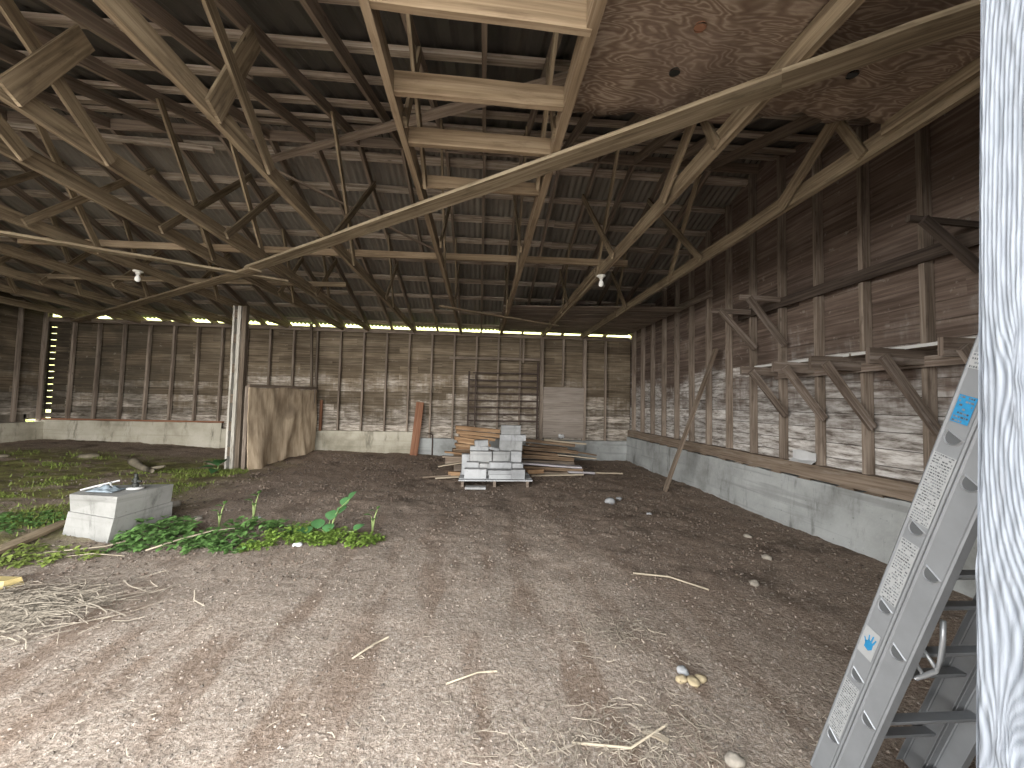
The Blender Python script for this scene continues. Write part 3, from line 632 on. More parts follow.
# ---------------------------------------------------------------- bay post and burlap screen
zp = float(gh(-4.85, 8.42)) - .03
t = thing('bay_post', 'brown bay post with white-painted strips beside the burlap screen', 'post', (-4.85, 8.42, zp))
m = MB(); m.beam((-4.82, 8.45, zp), (-4.82, 8.45, CB - .02), .10, .09, up=(1, 0, 0), seg=8, warp=.002); m.build('timber', M['post_brown'], t)
m = MB(); m.beam((-4.99, 8.40, zp), (-4.99, 8.40, CB - .03), .10, .035, up=(1, 0, 0), seg=8, warp=.003, tone=1); m.build('white_strip', M['whitestrip'], t)
m = MB(); m.beam((-4.89, 8.38, zp), (-4.89, 8.38, CB - .03), .05, .06, up=(1, 0, 0), seg=8, warp=.003, tone=.95); m.build('white_strip', M['whitestrip'], t)
for z in (.45, .95, 1.5, 2.1, 2.7, 3.2):
    m = MB(); m.box((-4.972, 8.36, z - .09), (-4.92, 8.43, z + .09)); m.build('spacer_block', M['post_brown'], t)
A, B = Vector((-4.66, 8.33, 0)), Vector((-4.30, 10.72, 0))
t = thing('burlap_screen', 'brown burlap sheet hung as a stall screen next to the bay post', 'burlap screen', (-4.5, 9.5, .1))
m = MB(); P = []; nu, nv = 90, 44; W = (B - A).length; side = Vector((1, -.15, 0)).normalized()
for jv in range(nv + 1):
    v = jv / nv; row = []
    for iu in range(nu + 1):
        u = iu / nu; p = A.lerp(B, u)
        hang = (1 - v)
        f = .035 * math.sin(u * 7 + 1.5 * hang) * (.25 + hang) + .014 * math.sin(u * 17 + 6 * hang + 1) * (.2 + .8 * hang) + .006 * math.sin(u * 31 - 9 * hang)
        f += .12 * math.exp(-((u - .13) / .10) ** 2) * hang ** 2.5 + .05 * math.exp(-((u - .50 - .2 * v) / .06) ** 2) * (.25 + .75 * hang) * (1 - v ** 3) + .03 * math.exp(-((u - .8 + .1 * v) / .03) ** 2) * hang
        f += .012 * mnoise.noise(Vector((u * 9, v * 7, 0)))
        zlo = .03 + .16 * u - .06 * math.exp(-((u - .05) / .05) ** 2) + .03 * math.sin(u * 14); zhi = 1.74 + .02 * u - .02 * math.sin(math.pi * u * 3)
        row.append(tuple(p + side * (f + .05) + Vector((0, 0, zlo + (zhi - zlo) * v))))
    P.append(row)
m.grid(P, uvscale=.03); o = m.build('cloth', M['burlap'], t, smooth=True); md = o.modifiers.new('t', 'SOLIDIFY'); md.thickness = .006
m = MB(); m.beam((-4.66, 8.4, 1.76), (-4.28, 10.74, 1.80), .05, .07, seg=6, warp=.003, tone=.8); m.build('top_rail', M['rafter'], t)
m = MB(); m.beam((-4.67, 8.39, .05), (-4.67, 8.39, 1.75), .05, .07, up=(1, 0, 0)); m.build('frame_upright', M['stud'], t)
m = MB(); m.beam((-4.29, 10.62, .14), (-4.29, 10.62, 1.78), .05, .07, up=(1, 0, 0)); m.build('frame_upright', M['stud'], t)

# ---------------------------------------------------------------- bulbs
def bulb(x, y, label):
    t = thing('light_bulb', label, 'light bulb', (x, y, CB))
    m = MB(); m.lathe([(0, 0), (.062, 0), (.065, -.012), (.05, -.022), (.03, -.03), (.028, -.055), (.0, -.056)], (x, y, CB)); m.build('lamp_holder', M['porcelain'], t, smooth=True)
    m = MB(); m.lathe([(.016, -.05), (.018, -.075), (.033, -.10), (.037, -.125), (.03, -.15), (.015, -.163), (0, -.166)], (x, y, CB)); m.build('glass_bulb', M['bulbglass'], t, smooth=True)
bulb(-5.2, 6.35, 'unlit white bulb under a chord above the mossy left bay')
bulb(1.67, 5.55, 'unlit white bulb under the truss chord left of the right wall')

# ---------------------------------------------------------------- concrete plinth with things on it
t = thing('concrete_plinth', 'large pale concrete plinth block rising from the weeds', 'concrete block', (-4.0, 4.8, .05))
m = MB()
b4 = [(-4.50, 4.76, -.1), (-3.82, 4.50, -.1), (-3.72, 5.24, -.1), (-4.6, 5.5, -.1)]; k4 = [(-4.375, 4.69, .265), (-3.735, 4.475, .245), (-3.66, 5.16, .26), (-4.5, 5.3, .26)]
k5 = [(-4.355, 4.69, .268), (-3.745, 4.49, .248), (-3.665, 5.14, .263), (-4.48, 5.28, .263)]; t4 = [(-4.262, 4.57, .475), (-3.71, 4.47, .475), (-3.62, 5.1, .48), (-4.38, 4.99, .48)]
m.hexa(b4, k4); m.hexa(k5, t4); o = m.build('block', M['conc_block'], t); md = o.modifiers.new('bv', 'BEVEL'); md.width = .012; md.segments = 2
m = MB(); m.face([(-4.28, 4.97, .492), (-3.85, 4.78, .492), (-3.80, 5.02, .492), (-4.20, 5.2, .492)]); 
m = MB(); P = []
for a in range(15):
    P.append([(-4.18 + .30 * a / 14 - .03 * b_ / 12, 4.64 - .04 * a / 14 + .22 * b_ / 12, .482 + max(0, .05 * mnoise.noise(Vector((a * .45, b_ * .5, 2))) + .035) * math.sin(math.pi * a / 14) * math.sin(math.pi * b_ / 12) + .004) for b_ in range(13)])
m.grid(P); o = m.build('crumpled_rag', M['rag'], smooth=True); md = o.modifiers.new('t', 'SOLIDIFY'); md.thickness = .004; tag(o, 'crumpled grey-blue rag lying on the concrete plinth', 'rag')
m = MB(); m.tube([(-4.15 + .016 * i, 4.72 + .010 * i + .05 * math.sin(i * .5), .50 + .05 * math.sin(i * .33)) for i in range(20)], .009, 6); tag(m.build('white_cable', M['white_plastic']), 'white cable looped on the concrete plinth beside the rag', 'cable')
m = MB(); m.tube([(-4.28, 4.70, .49), (-4.15, 4.78, .53), (-4.02, 4.86, .565)], .009, 6); tag(m.build('white_tube', M['white_plastic']), 'straight white tube sticking up over the plinth rag', 'tube')
t = thing('pipe_fitting', 'upright black pipe fitting on a white flange on the plinth', 'pipe fitting', (-3.82, 4.82, .48))
m = MB(); m.lathe([(0, .0), (.075, 0), (.08, .012), (.03, .02), (0, .02)], (-3.82, 4.82, .482)); m.build('flange', M['white_plastic'], t, smooth=True)
m = MB(); m.lathe([(.03, .02), (.032, .06), (.02, .065), (.02, .10), (.026, .102), (.026, .12), (.016, .125), (.016, .165), (.0, .168)], (-3.82, 4.82, .482)); m.build('pipe', M['black_plastic'], t)
m = MB(); m.tube([(-3.86, 4.82, .565), (-3.76, 4.82, .565)], .012, 8); m.build('valve_handle', M['black_plastic'], t)

# ---------------------------------------------------------------- block pile on a pallet
t = thing('pallet', 'weathered grey pallet under the pile of pale concrete blocks', 'pallet', (.3, 7.6, .03))
for q in range(6):
    y = 7.36 + q * .14; m = MB(); m.beam((-.37, y, .125), (.97, y + .01, .125), .12, .022, seg=3, warp=.003, tone=rnd(1, 1.3)); m.build('deck_board', M['paver'], t)
for x in (-.3, .28, .88):
    m = MB(); m.beam((x, 7.32, .06), (x, 8.1, .06), .05, .11, seg=2, tone=.9); m.build('runner', M['stud'], t)
def block(x0, x1, y0, y1, z0, z1, label, mat='paver', rot=0, tilt=(0, 0)):
    m = MB(); cx, cy, cz = (x0 + x1) / 2, (y0 + y1) / 2, (z0 + z1) / 2; hx, hy, hz = (x1 - x0) / 2, (y1 - y0) / 2, (z1 - z0) / 2
    j = lambda: rnd(-.006, .006)
    c = [(-hx + j(), -hy + j()), (hx + j(), -hy + j()), (hx + j(), hy + j()), (-hx + j(), hy + j())]
    m.hexa([(p[0], p[1], -hz) for p in c], [(p[0], p[1], hz) for p in c], rnd(.85, 1.12))
    o = m.build('concrete_block', M[mat]); o.location = (cx, cy, cz); o.rotation_euler = (tilt[0], tilt[1], rot + rnd(-.035, .035))
    md = o.modifiers.new('bv', 'BEVEL'); md.width = .01; md.segments = 2
    return tag(o, label, 'concrete block', 'concrete blocks on the pallet')
pz = .137
block(-.27, .13, 7.40, 7.60, pz, pz + .17, 'front left block of the pallet pile, lowest row, full length')
block(.17, .585, 7.40, 7.62, pz, pz + .075, 'flat slab in the middle of the pallet front, lowest of its stack')
block(.16, .59, 7.42, 7.64, pz + .077, pz + .15, 'second flat slab up in the middle stack at the pallet front', rot=.02)
block(.60, .84, 7.40, 7.60, pz, pz + .17, 'short block at the front right corner of the pallet')
block(-.25, -.02, 7.64, 7.83, pz, pz + .26, 'squarish block behind the front left block, second row', rot=-.02)
block(.0, .185, 7.64, 7.83, pz, pz + .24, 'darker small block between two taller ones in second row', 'paver2')
block(.19, .60, 7.66, 7.86, pz, pz + .16, 'hidden bedding block under the middle row of slabs', 'paver2')
block(.18, .60, 7.66, 7.86, pz + .162, pz + .26, 'upper pale slab of the middle stack in the second row')
block(.62, .82, 7.63, 7.82, pz, pz + .25, 'block behind the front right corner block, second row')
block(-.35, -.2, 7.86, 8.05, pz, pz + .38, 'tall narrow block at the left end of the pallet pile', rot=.05)
block(-.19, .22, 7.86, 8.05, pz, pz + .21, 'supporting block under the wide left block', 'paver2')
block(-.19, .23, 7.85, 8.06, pz + .212, pz + .44, 'wide grey block on the left of the third row', 'paver2')
block(.26, .58, 7.88, 8.07, pz, pz + .21, 'supporting block under the square middle block', 'paver2')
block(.25, .58, 7.88, 8.09, pz + .212, pz + .44, 'square-faced block in the middle of the third row', 'paver2', rot=.04)
block(.61, .81, 7.85, 8.04, pz + .0, pz + .22, 'supporting block under the small right block', 'paver2')
block(.61, .81, 7.85, 8.04, pz + .222, pz + .45, 'bright small block standing on the right of third row')
block(-.18, .15, 8.07, 8.26, pz, pz + .43, 'supporting block behind the wide left block', 'paver2')
block(-.2, .17, 8.02, 8.22, pz + .442, pz + .52, 'pale flat slab lying on the left stack under the small block')
block(.17, .36, 8.0, 8.2, pz + .442, pz + .49, 'tilted thin slab leaning off the left stack', rot=.5, tilt=(0, .25))
block(-.11, .16, 8.03, 8.21, pz + .523, pz + .64, 'small white block on the very top of left stack', rot=.06, tilt=(0, -.06))
block(.39, .83, 8.10, 8.32, 0.03, .38, 'supporting block under the tall right stack', 'paver2')
block(.39, .85, 8.10, 8.32, .382, .77, 'rough dark-bottomed block in the tall right stack', 'paver2', rot=-.03)
block(.40, .92, 8.09, 8.31, .772, .89, 'long white slab across the tall right stack')
block(.42, .82, 8.15, 8.36, .892, 1.075, 'grey rough block topping the tall right stack', 'paver2')
block(-.24, .12, 7.14, 7.3, .0, .035, 'flat grey slab on the dirt in front of the pallet', 'paver2')

# ---------------------------------------------------------------- lumber piles
def stick(p0, p1, w, h, mat, label, up=(0, 0, 1), g='loose lumber beside the blocks'):
    m = MB(); m.beam(p0, p1, w, h, up=up, seg=4, warp=.004); return tag(m.build('lumber_board', M[mat]), label, 'board', g)
L = 'orange-brown board of the stack behind the blocks, '
for q, (x0, x1, y, z0, z1, w, h) in enumerate(((-.56, .43, 9.06, .965, .885, .20, .085), (-.53, .42, 8.98, .875, .785, .20, .075), (-.47, .32, 9.02, .80, .69, .2, .065), (-.56, .18, 8.95, .735, .64, .22, .07), (-.50, .22, 9.0, .665, .565, .2, .06), (-.54, .05, 8.92, .60, .535, .22, .06), (-.52, .15, 8.95, .53, .475, .22, .06))):
    stick((x0, y, z0), (x1, y + .15, z1), w, h, 'orange', L + ('topmost' if q == 0 else ORD[q] + ' from the top'))
stick((-.60, 8.92, .46), (.3, 9.05, .44), .24, .09, 'brownlumber', 'thick brown timber under the orange-brown boards')
stick((-.58, 8.95, .36), (.3, 9.0, .34), .26, .10, 'brownlumber', 'second thick brown timber under the orange-brown boards')
stick((-.56, 8.95, .24), (.3, 9.0, .22), .26, .12, 'stud', 'grey timber low under the orange-brown boards')
stick((-.56, 8.95, .10), (.3, 9.0, .10), .26, .13, 'stud', 'lowest grey bearer under the orange-brown boards')
stick((-.74, 8.60, .47), (-.2, 8.7, .42), .14, .03, 'orange', 'thin orange strip jutting out beside the block pile, upper')
stick((-.78, 8.52, .38), (-.2, 8.6, .36), .12, .03, 'sill', 'thin tan strip jutting out left of the blocks')
stick((-.72, 8.55, .30), (-.2, 8.62, .29), .12, .12, 'sill', 'tan block end under the jutting strips')
stick((-.85, 8.38, .20), (-.25, 8.5, .29), .10, .025, 'paleboard', 'bright pale lath pointing out to the left of the pile')
stick((-.62, 8.15, .10), (-.3, 8.2, .08), .10, .08, 'orange', 'short orange offcut on the dirt left of the pallet')
stick((-.85, 7.92, .045), (-.4, 8.02, .06), .05, .03, 'paleboard', 'pale lath on the dirt left of the pallet')
stick((-1.1, 7.95, .055), (-.42, 8.2, .065), .06, .03, 'sill', 'dusty lath end lying furthest out on the left')
stick((-.5, 8.3, .06), (-.3, 8.28, .09), .12, .07, 'sill', 'small tan offcut behind the pale lath')
stick((1.0, 9.62, .66), (2.30, 9.72, .53), .16, .07, 'brownlumber', 'top brown board of the lumber heap under the board panel')
stick((1.1, 9.5, .575), (2.1, 9.66, .46), .20, .05, 'brownlumber', 'second brown board of the lumber heap under the panel')
stick((.98, 9.44, .50), (2.33, 9.56, .385), .2, .075, 'brownlumber', 'third brown board of the lumber heap under the panel')
stick((1.0, 9.42, .41), (1.85, 9.48, .33), .24, .06, 'brownlumber', 'fourth brown board of the lumber heap under the panel')
stick((.95, 9.4, .31), (2.2, 9.42, .24), .26, .08, 'brownlumber', 'broad brown board low in the lumber heap under panel')
stick((.95, 9.4, .17), (2.2, 9.42, .14), .28, .10, 'stud', 'grey bearer low in the lumber heap under the panel')
stick((.95, 9.42, .06), (2.2, 9.45, .05), .28, .10, 'stud', 'bottom grey bearer of the lumber heap under the panel')
stick((1.8, 9.25, .36), (2.7, 9.2, .29), .08, .025, 'paleboard', 'slender pale strip poking right from the lumber heap')
stick((1.9, 9.5, .46), (2.78, 9.45, .33), .06, .03, 'brownlumber', 'slender brown strip poking right from the lumber heap')
stick((1.55, 9.72, .66), (2.6, 9.78, .56), .10, .04, 'paleboard', 'pale strip lying against the rear footing behind the heap')
stick((.86, 8.78, .235), (2.22, 8.72, .165), .24, .035, 'whiteboard', 'white-painted board lying on the lumber right of the blocks')
stick((.95, 8.72, .15), (2.24, 8.68, .10), .16, .07, 'brownlumber', 'brown timber under the white-painted board')
stick((.98, 8.62, .05), (1.9, 8.56, .04), .12, .07, 'sill', 'tan timber on the dirt in front of white-painted board')
stick((1.08, 8.36, .03), (2.2, 8.42, .06), .06, .03, 'paleboard', 'pale lath on the dirt in front of the white-painted board')
stick((2.2, 8.72, .05), (3.12, 8.62, .05), .05, .03, 'paleboard', 'long pale lath reaching out to the right on bare dirt')
stick((1.9, 8.6, .08), (2.5, 8.66, .05), .12, .04, 'whiteboard', 'whitish offcut at the root of the long pale lath')
stick((1.0, 8.45, .10), (1.35, 8.5, .11), .12, .08, 'orange', 'short orange offcut right of the pallet')

# ---------------------------------------------------------------- things on the ground
t = thing('dry_log', 'bleached dry log with a forked end on the turf behind plinth', 'log', (-6.4, 8.3, .15))
m = MB(); zz = float(gh(-6.5, 8.3)); m.tube([(-6.85, 8.5, zz + .10), (-6.7, 8.4, zz + .09), (-6.4, 8.15, zz + .05), (-6.1, 7.9, zz + .05), (-5.85, 7.7, zz + .05)], [.065, .08, .055, .05, .04], 10); m.build('trunk', M['wood_log'], t, smooth=True)
m = MB(); m.tube([(-6.0, 7.82, zz + .05), (-5.85, 7.85, zz + .09), (-5.75, 7.86, zz + .11)], [.035, .03, .02], 8); m.build('branch_stub', M['wood_log'], t, smooth=True)
m = MB(); m.tube([(-5.65, 8.9, .13), (-5.45, 8.85, .14), (-5.2, 8.75, .15)], [.05, .065, .045], 10); tag(m.build('log_piece', M['wood_log'], smooth=True), 'short grey log piece lying against the foot of the bay post', 'log')
lumber('ground_board', (-4.75, 5.1, .045), (-4.30, 3.6, .045), .13, .03, 'weathered board half sunk in the turf running out past the plinth', 'board', 'tan', seg=4)
m = MB(); m.hexa([(-3.95, 3.42, -.02), (-3.66, 3.46, -.02), (-3.62, 3.58, -.02), (-3.95, 3.60, -.02)], [(-3.95, 3.45, .06), (-3.67, 3.48, .055), (-3.64, 3.57, .05), (-3.95, 3.58, .06)]); o = m.build('timber_offcut', M['yellowwood']); md = o.modifiers.new('bv', 'BEVEL'); md.width = .012; md.segments = 2
tag(o, 'fresh yellow timber offcut at the left edge by the straw', 'offcut')
def rock(x, y, r, label, mat='stone', sq=.6, cat='stone', name='stone'):
    m = MB(); n1, n2 = 8, 12; P = []; sd = rnd(0, 99)
    for a in range(n1 + 1):
        th = math.pi * a / n1; row = []
        for b_ in range(n2 + 1):
            ph = 2 * math.pi * (b_ % n2) / n2; d = Vector((math.sin(th) * math.cos(ph), math.sin(th) * math.sin(ph), math.cos(th)))
            rr = r * (1 + .35 * mnoise.noise(d * 1.6 + Vector((sd, 0, 0)))); row.append((d.x * rr, d.y * rr * .85, d.z * rr * sq))
        P.append(row)
    m.grid(P); o = m.build(name, M[mat], smooth=True); o.location = (x, y, float(gh(x, y)) + r * sq * .5); o.rotation_euler.z = rnd(0, 6); return tag(o, label, cat)
rock(2.08, 6.28, .085, 'white stone on the dark dirt in front of the lumber heap', 'paver')
rock(2.3, 6.5, .05, 'small pale stone just behind the white stone', 'paver'); rock(2.42, 5.6, .04, 'lone small stone on dark dirt toward the leaning board', 'paver')
rock(1.2, 2.30, .036, 'whitish stone sitting on the crumbled yellow clump', 'paver', name='stone'); rock(1.13, 1.72, .04, 'rounded stone lying on the dirt near the ladder foot')
rock(2.42, 3.4, .045, 'small stone in the grey dirt before the right footing'); rock(2.95, 3.95, .05, 'stone close to the right footing halfway along'); rock(3.2, 4.6, .05, 'pale stone on dirt below the shelf brackets')
for q, (x, y, r) in enumerate(((1.16, 2.235, .035), (1.215, 2.21, .04), (1.27, 2.235, .036))):
    rock(x, y, r, '%s crumb of the yellow clump on the near dirt, counted rightward' % ORD[q], 'chalk', .5, 'crumbly clump', 'crumbly_clump')
rock(-4.1, 5.85, .07, 'grey stone behind the right end of the plinth'); rock(-3.42, 5.25, .06, 'pale stone leaning on the right side of the plinth')
rock(-8.0, 8.9, .16, 'flat pale stone on the turf in the left bay', 'wood_log', .35); rock(-9.3, 8.6, .12, 'pale stone at the left picture edge on turf', 'wood_log', .35)
rock(-1.85, 4.36, .05, 'white scrap lump in front of lime-green weeds', 'paper', .4, 'scrap', 'paper_scrap'); rock(-2.75, 5.3, .035, 'tiny white scrap behind the weed patch', 'paper', .4, 'scrap', 'paper_scrap')
m = MB(); m.beam((.80, 1.90, .008), (.89, 1.83, .008), .032, .008, seg=3, warp=.004); tag(m.build('wood_chip', M['paleboard']), 'flat pale wood chip on the near dirt', 'wood chip')
def stalks(name, pts, r, label, mat='stalk'):
    m = MB(); m.tube([(x, y, float(gh(x, y)) + r + dz) for x, y, dz in pts], r, 6); tag(m.build(name, M[mat], smooth=True), label, 'dry stalk')
stalks('dry_stalk', [(-3.2, 4.2, .02), (-3.05, 4.4, .05), (-2.85, 4.62, .07), (-2.7, 4.75, .05)], .008, 'dry bleached stalk lying through the broadleaf weeds')
stalks('dry_stalk', [(-4.1, 4.2, .01), (-3.85, 4.22, .03), (-3.65, 4.3, .03), (-3.5, 4.55, .04)], .007, 'bent pale stalk in front of the plinth')
stalks('dry_stalk', [(-3.95, 4.05, .01), (-3.6, 4.12, .03), (-3.3, 4.1, .01)], .005, 'thin pale stalk on the turf before the plinth corner')
stalks('dry_stalk', [(-.15, 2.26, .0), (.02, 2.33, .012), (.13, 2.36, .0)], .005, 'straight straw stalk on pale dust in mid foreground')
stalks('dry_stalk', [(1.42, 3.62, .0), (1.7, 3.5, .02), (1.95, 3.3, .0)], .008, 'long thin dry stem on dark dirt right of centre')
stalks('dry_stalk', [(.45, 1.86, .0), (.7, 1.80, .012), (.93, 1.93, .0)], .006, 'curved straw stem around the pale wood chip')
stalks('dry_stalk', [(-.72, 2.5, 0), (-.63, 2.62, .012), (-.56, 2.72, 0)], .006, 'small forked pale twig on the dust left of centre')

# ---- litter, gravel, grass (nobody could count these)
def strips(name, pts, lens, wids, mat, label, cat, curl=.3, up=None, flatz=.006):
    n = len(pts); ang = rng.uniform(0, np.pi * 2, n); P = np.asarray(pts)
    d = np.stack([np.cos(ang), np.sin(ang)], 1); pr = np.stack([-d[:, 1], d[:, 0]], 1)
    V = np.zeros((n, 6, 3)); bend = rng.uniform(-curl, curl, n)
    for k, t_ in enumerate((-.5, 0, .5)):
        c = P[:, :2] + d * (lens * t_)[:, None] + pr * (lens * bend * (t_ * t_ * 2 - .25))[:, None]
        z = gh(c[:, 0], c[:, 1]) + flatz + rng.uniform(0, .012, n) + (P[:, 2] if P.shape[1] > 2 else 0)
        if up is not None: z = gh(P[:, 0], P[:, 1]) + up * (t_ + .5)
        wk = wids * (1 if up is None else (1.0 - (t_ + .5) * .9))
        for s_, q in ((-1, 0), (1, 1)):
            V[:, k * 2 + q, :2] = c + pr * (wk * s_ / 2)[:, None]; V[:, k * 2 + q, 2] = z + (q * .4 * wids if up is None else 0)
    base = np.arange(n)[:, None] * 6
    Fc = np.concatenate([base + np.array([0, 1, 3, 2]), base + np.array([2, 3, 5, 4])], 0)
    me = bpy.data.meshes.new(name); me.from_pydata(V.reshape(-1, 3).tolist(), [], Fc.tolist())
    at = me.attributes.new('tone', 'FLOAT', 'FACE'); tn = rng.uniform(.6, 1.2, n); at.data.foreach_set('value', np.concatenate([tn, tn]).astype(np.float32))
    me.materials.append(M[mat]); o = bpy.data.objects.new(name, me); COL.objects.link(o); return tag(o, label, cat, kind='stuff')
def scatter(n, fn):
    out = []
    while len(out) < n:
        x, y, keep = fn()
        if rnd(0, 1) < keep: out.append((x, y))
    return np.array(out)
def f1():
    y = 1.5 + 8.5 * random.random() ** 1.8; x = rnd(-1.35 * y - .3, min(4.0, 1.35 * y + .3)); return x, y, (1.0 if x > .2 else .35) * (.5 + .5 * (mnoise.noise(Vector((x * .9, y * .9, 0))) > 0))
p = scatter(5200, f1); strips('straw_litter', p, rng.uniform(.012, .045, len(p)) * (1 + .1 * p[:, 1]), rng.uniform(.0015, .0035, len(p)) * (1 + .12 * p[:, 1]), 'straw', 'chopped straw bits strewn over the dirt floor', 'straw litter')
def f2():
    return random.gauss(-3.35, .36), random.gauss(3.08, .2), 1
p = scatter(1500, f2); strips('straw_heap', p, rng.uniform(.12, .4, len(p)), rng.uniform(.003, .007, len(p)), 'straw', 'flattened heap of long pale straw at left by the yellow offcut', 'straw', .2, flatz=.015)
def f2b():
    return random.gauss(.98, .14), random.gauss(2.72, .1), 1
p = scatter(160, f2b); strips('straw_tuft', p, rng.uniform(.03, .12, len(p)), rng.uniform(.003, .005, len(p)), 'straw', 'small tuft of pale straw on the dirt right of centre', 'straw', .4)
def f2c():
    return random.gauss(.75, .3), random.gauss(1.85, .13), 1
p = scatter(420, f2c); strips('straw_scatter', p, rng.uniform(.03, .14, len(p)), rng.uniform(.002, .004, len(p)), 'straw', 'loose scatter of straw around the pale wood chip', 'straw', .5)
def f3():
    y = 1.4 + 6 * random.random() ** 2.2; x = rnd(-1.4 * y - .3, min(3.9, 1.4 * y + .3)); return x, y, 1
def pebbles(n, fn=None, nm='gravel', lab='fine gravel and grit pressed into the dirt floor', cat='gravel', rr=(.0025, .0075), mt='gravel'):
    p = scatter(n, fn or f3); r = rng.uniform(rr[0], rr[1], n) * (1 + .2 * p[:, 1]); z = gh(p[:, 0], p[:, 1]) + r * .3
    oc = np.array([(1, 0, 0), (0, 1, 0), (-1, 0, 0), (0, -1, 0), (0, 0, .7), (0, 0, -.7)]); fc = np.array([(0, 1, 4), (1, 2, 4), (2, 3, 4), (3, 0, 4), (1, 0, 5), (2, 1, 5), (3, 2, 5), (0, 3, 5)])
    a = rng.uniform(0, 6.28, n); sx_ = rng.uniform(.7, 1.5, n)
    V = oc[None] * r[:, None, None]; V[:, :, 0] *= sx_[:, None]
    ca, sa = np.cos(a)[:, None], np.sin(a)[:, None]; X = V[:, :, 0] * ca - V[:, :, 1] * sa; Y = V[:, :, 0] * sa + V[:, :, 1] * ca
    V[:, :, 0] = X + p[:, 0:1]; V[:, :, 1] = Y + p[:, 1:2]; V[:, :, 2] += z[:, None]
    Fc = (np.arange(n)[:, None, None] * 6 + fc[None]).reshape(-1, 3)
    me = bpy.data.meshes.new(nm); me.from_pydata(V.reshape(-1, 3).tolist(), [], Fc.tolist()); tn = np.repeat(rng.uniform(.5, 1.35, n), 8).astype(np.float32)
    me.attributes.new('tone', 'FLOAT', 'FACE').data.foreach_set('value', tn); me.materials.append(M[mt]); o = bpy.data.objects.new(nm, me); COL.objects.link(o)
    tag(o, lab, cat, kind='stuff')
pebbles(9000)
def f3b():
    y = rnd(3.4, 10.5); x = rnd(-4.6, 3.9); return x, y, (.25 + .75 * (mnoise.noise(Vector((x * .8, y * .8, 3))) > .05))
pebbles(4200, f3b, 'dirt_clods', 'dark and pale dirt clods scattered over the deep floor', 'dirt clods', (.004, .0105), 'soilclod')
def f4():
    x, y = rnd(-11, -4.4), rnd(4.0, 9.4)
    w = mnoise.noise(Vector((x * .55, y * 1.2, 4))) + .5 * mnoise.noise(Vector((x * 2, y * 3, 9)))
    return x, y, (1.0 if w > .12 else .05) * (1 if y < 8.3 else .4)
p = scatter(15000, f4); strips('grass', p, rng.uniform(.02, .06, len(p)), rng.uniform(.008, .018, len(p)), 'grass', 'short mossy grass over the floor of the left bay', 'grass', .2, up=rng.uniform(.015, .06, len(p)))

# ---- weeds
def leaf(m, base, d, L, Wd, droop=.25, tone=1.0, shape=(0.0, .75, 1.0, .7, 0.0)):
    base, d = Vector(base), Vector(d).normalized(); s = d.cross(Vector((0, 0, 1)))
    s = s.normalized() if s.length > 1e-3 else Vector((1, 0, 0)); n_ = s.cross(d); P = []
    k = len(shape)
    for i, w in enumerate(shape):
        t_ = i / (k - 1); c = base + d * (L * t_) - Vector((0, 0, droop * L * t_ * t_)); hw = Wd / 2 * max(w, .04)
        P.append([c - s * hw + n_ * hw * .35, c, c + s * hw + n_ * hw * .35])
    m.grid(P, tone=tone)
def tuft(m, x, y, h, n, L, Wd):
    z = float(gh(x, y))
    for _ in range(n):
        a = rnd(0, 6.28); r = rnd(0, .8) * L; zz = z + rnd(.15, 1) * h
        leaf(m, (x + math.cos(a) * r * .5, y + math.sin(a) * r * .5, zz), (math.cos(a), math.sin(a), rnd(.0, .6)), L * rnd(.6, 1.2), Wd * rnd(.7, 1.2), rnd(.1, .5), rnd(.6, 1.35))
def patch(name, cx, cy, rx, ry, n, h, L, Wd, k, mat, label, cat='weeds'):
    m = MB()
    for _ in range(n):
        a, r = rnd(0, 6.28), math.sqrt(rnd(0, 1)); tuft(m, cx + rx * r * math.cos(a), cy + ry * r * math.sin(a), h * rnd(.4, 1.1) * (1.15 - r * .6), k, L, Wd)
    return tag(m.build(name, M[mat], smooth=True), label, cat, kind='stuff')
patch('weed_patch', -3.40, 4.66, .34, .34, 36, .26, .085, .07, 8, 'leaf', 'broadleaf weeds against the right side of the plinth')
patch('weed_patch', -3.2, 4.36, .5, .22, 30, .10, .07, .055, 7, 'leaf', 'low broadleaf weeds just in front of the plinth corner')
patch('weed_patch', -2.5, 4.66, .5, .34, 38, .18, .08, .06, 8, 'leaf', 'green weeds midway between the plinth and the burdock')
patch('weed_patch', -2.6, 4.27, .42, .15, 22, .08, .065, .05, 7, 'leaf', 'thin front row of weeds midway along the patch')
patch('clover_patch', -2.02, 4.55, .24, .3, 44, .18, .045, .04, 12, 'leaf_lime', 'yellow-green clover clump beside the burdock, toward the plinth')
patch('clover_patch', -1.48, 4.48, .48, .2, 80, .13, .045, .04, 12, 'leaf_lime', 'yellow-green clover mat around the foot of the burdock')
patch('clover_patch', -2.28, 4.28, .14, .1, 18, .08, .045, .04, 10, 'leaf_lime', 'small isolated clover tuft at the front of the weeds')
patch('weed_patch', -4.1, 4.1, .55, .26, 45, .08, .06, .04, 7, 'grass', 'grassy weeds in front of the plinth')
patch('weed_patch', -5.3, 5.0, .5, .4, 70, .10, .06, .045, 7, 'leaf', 'green weeds at the left edge behind the sunk board')
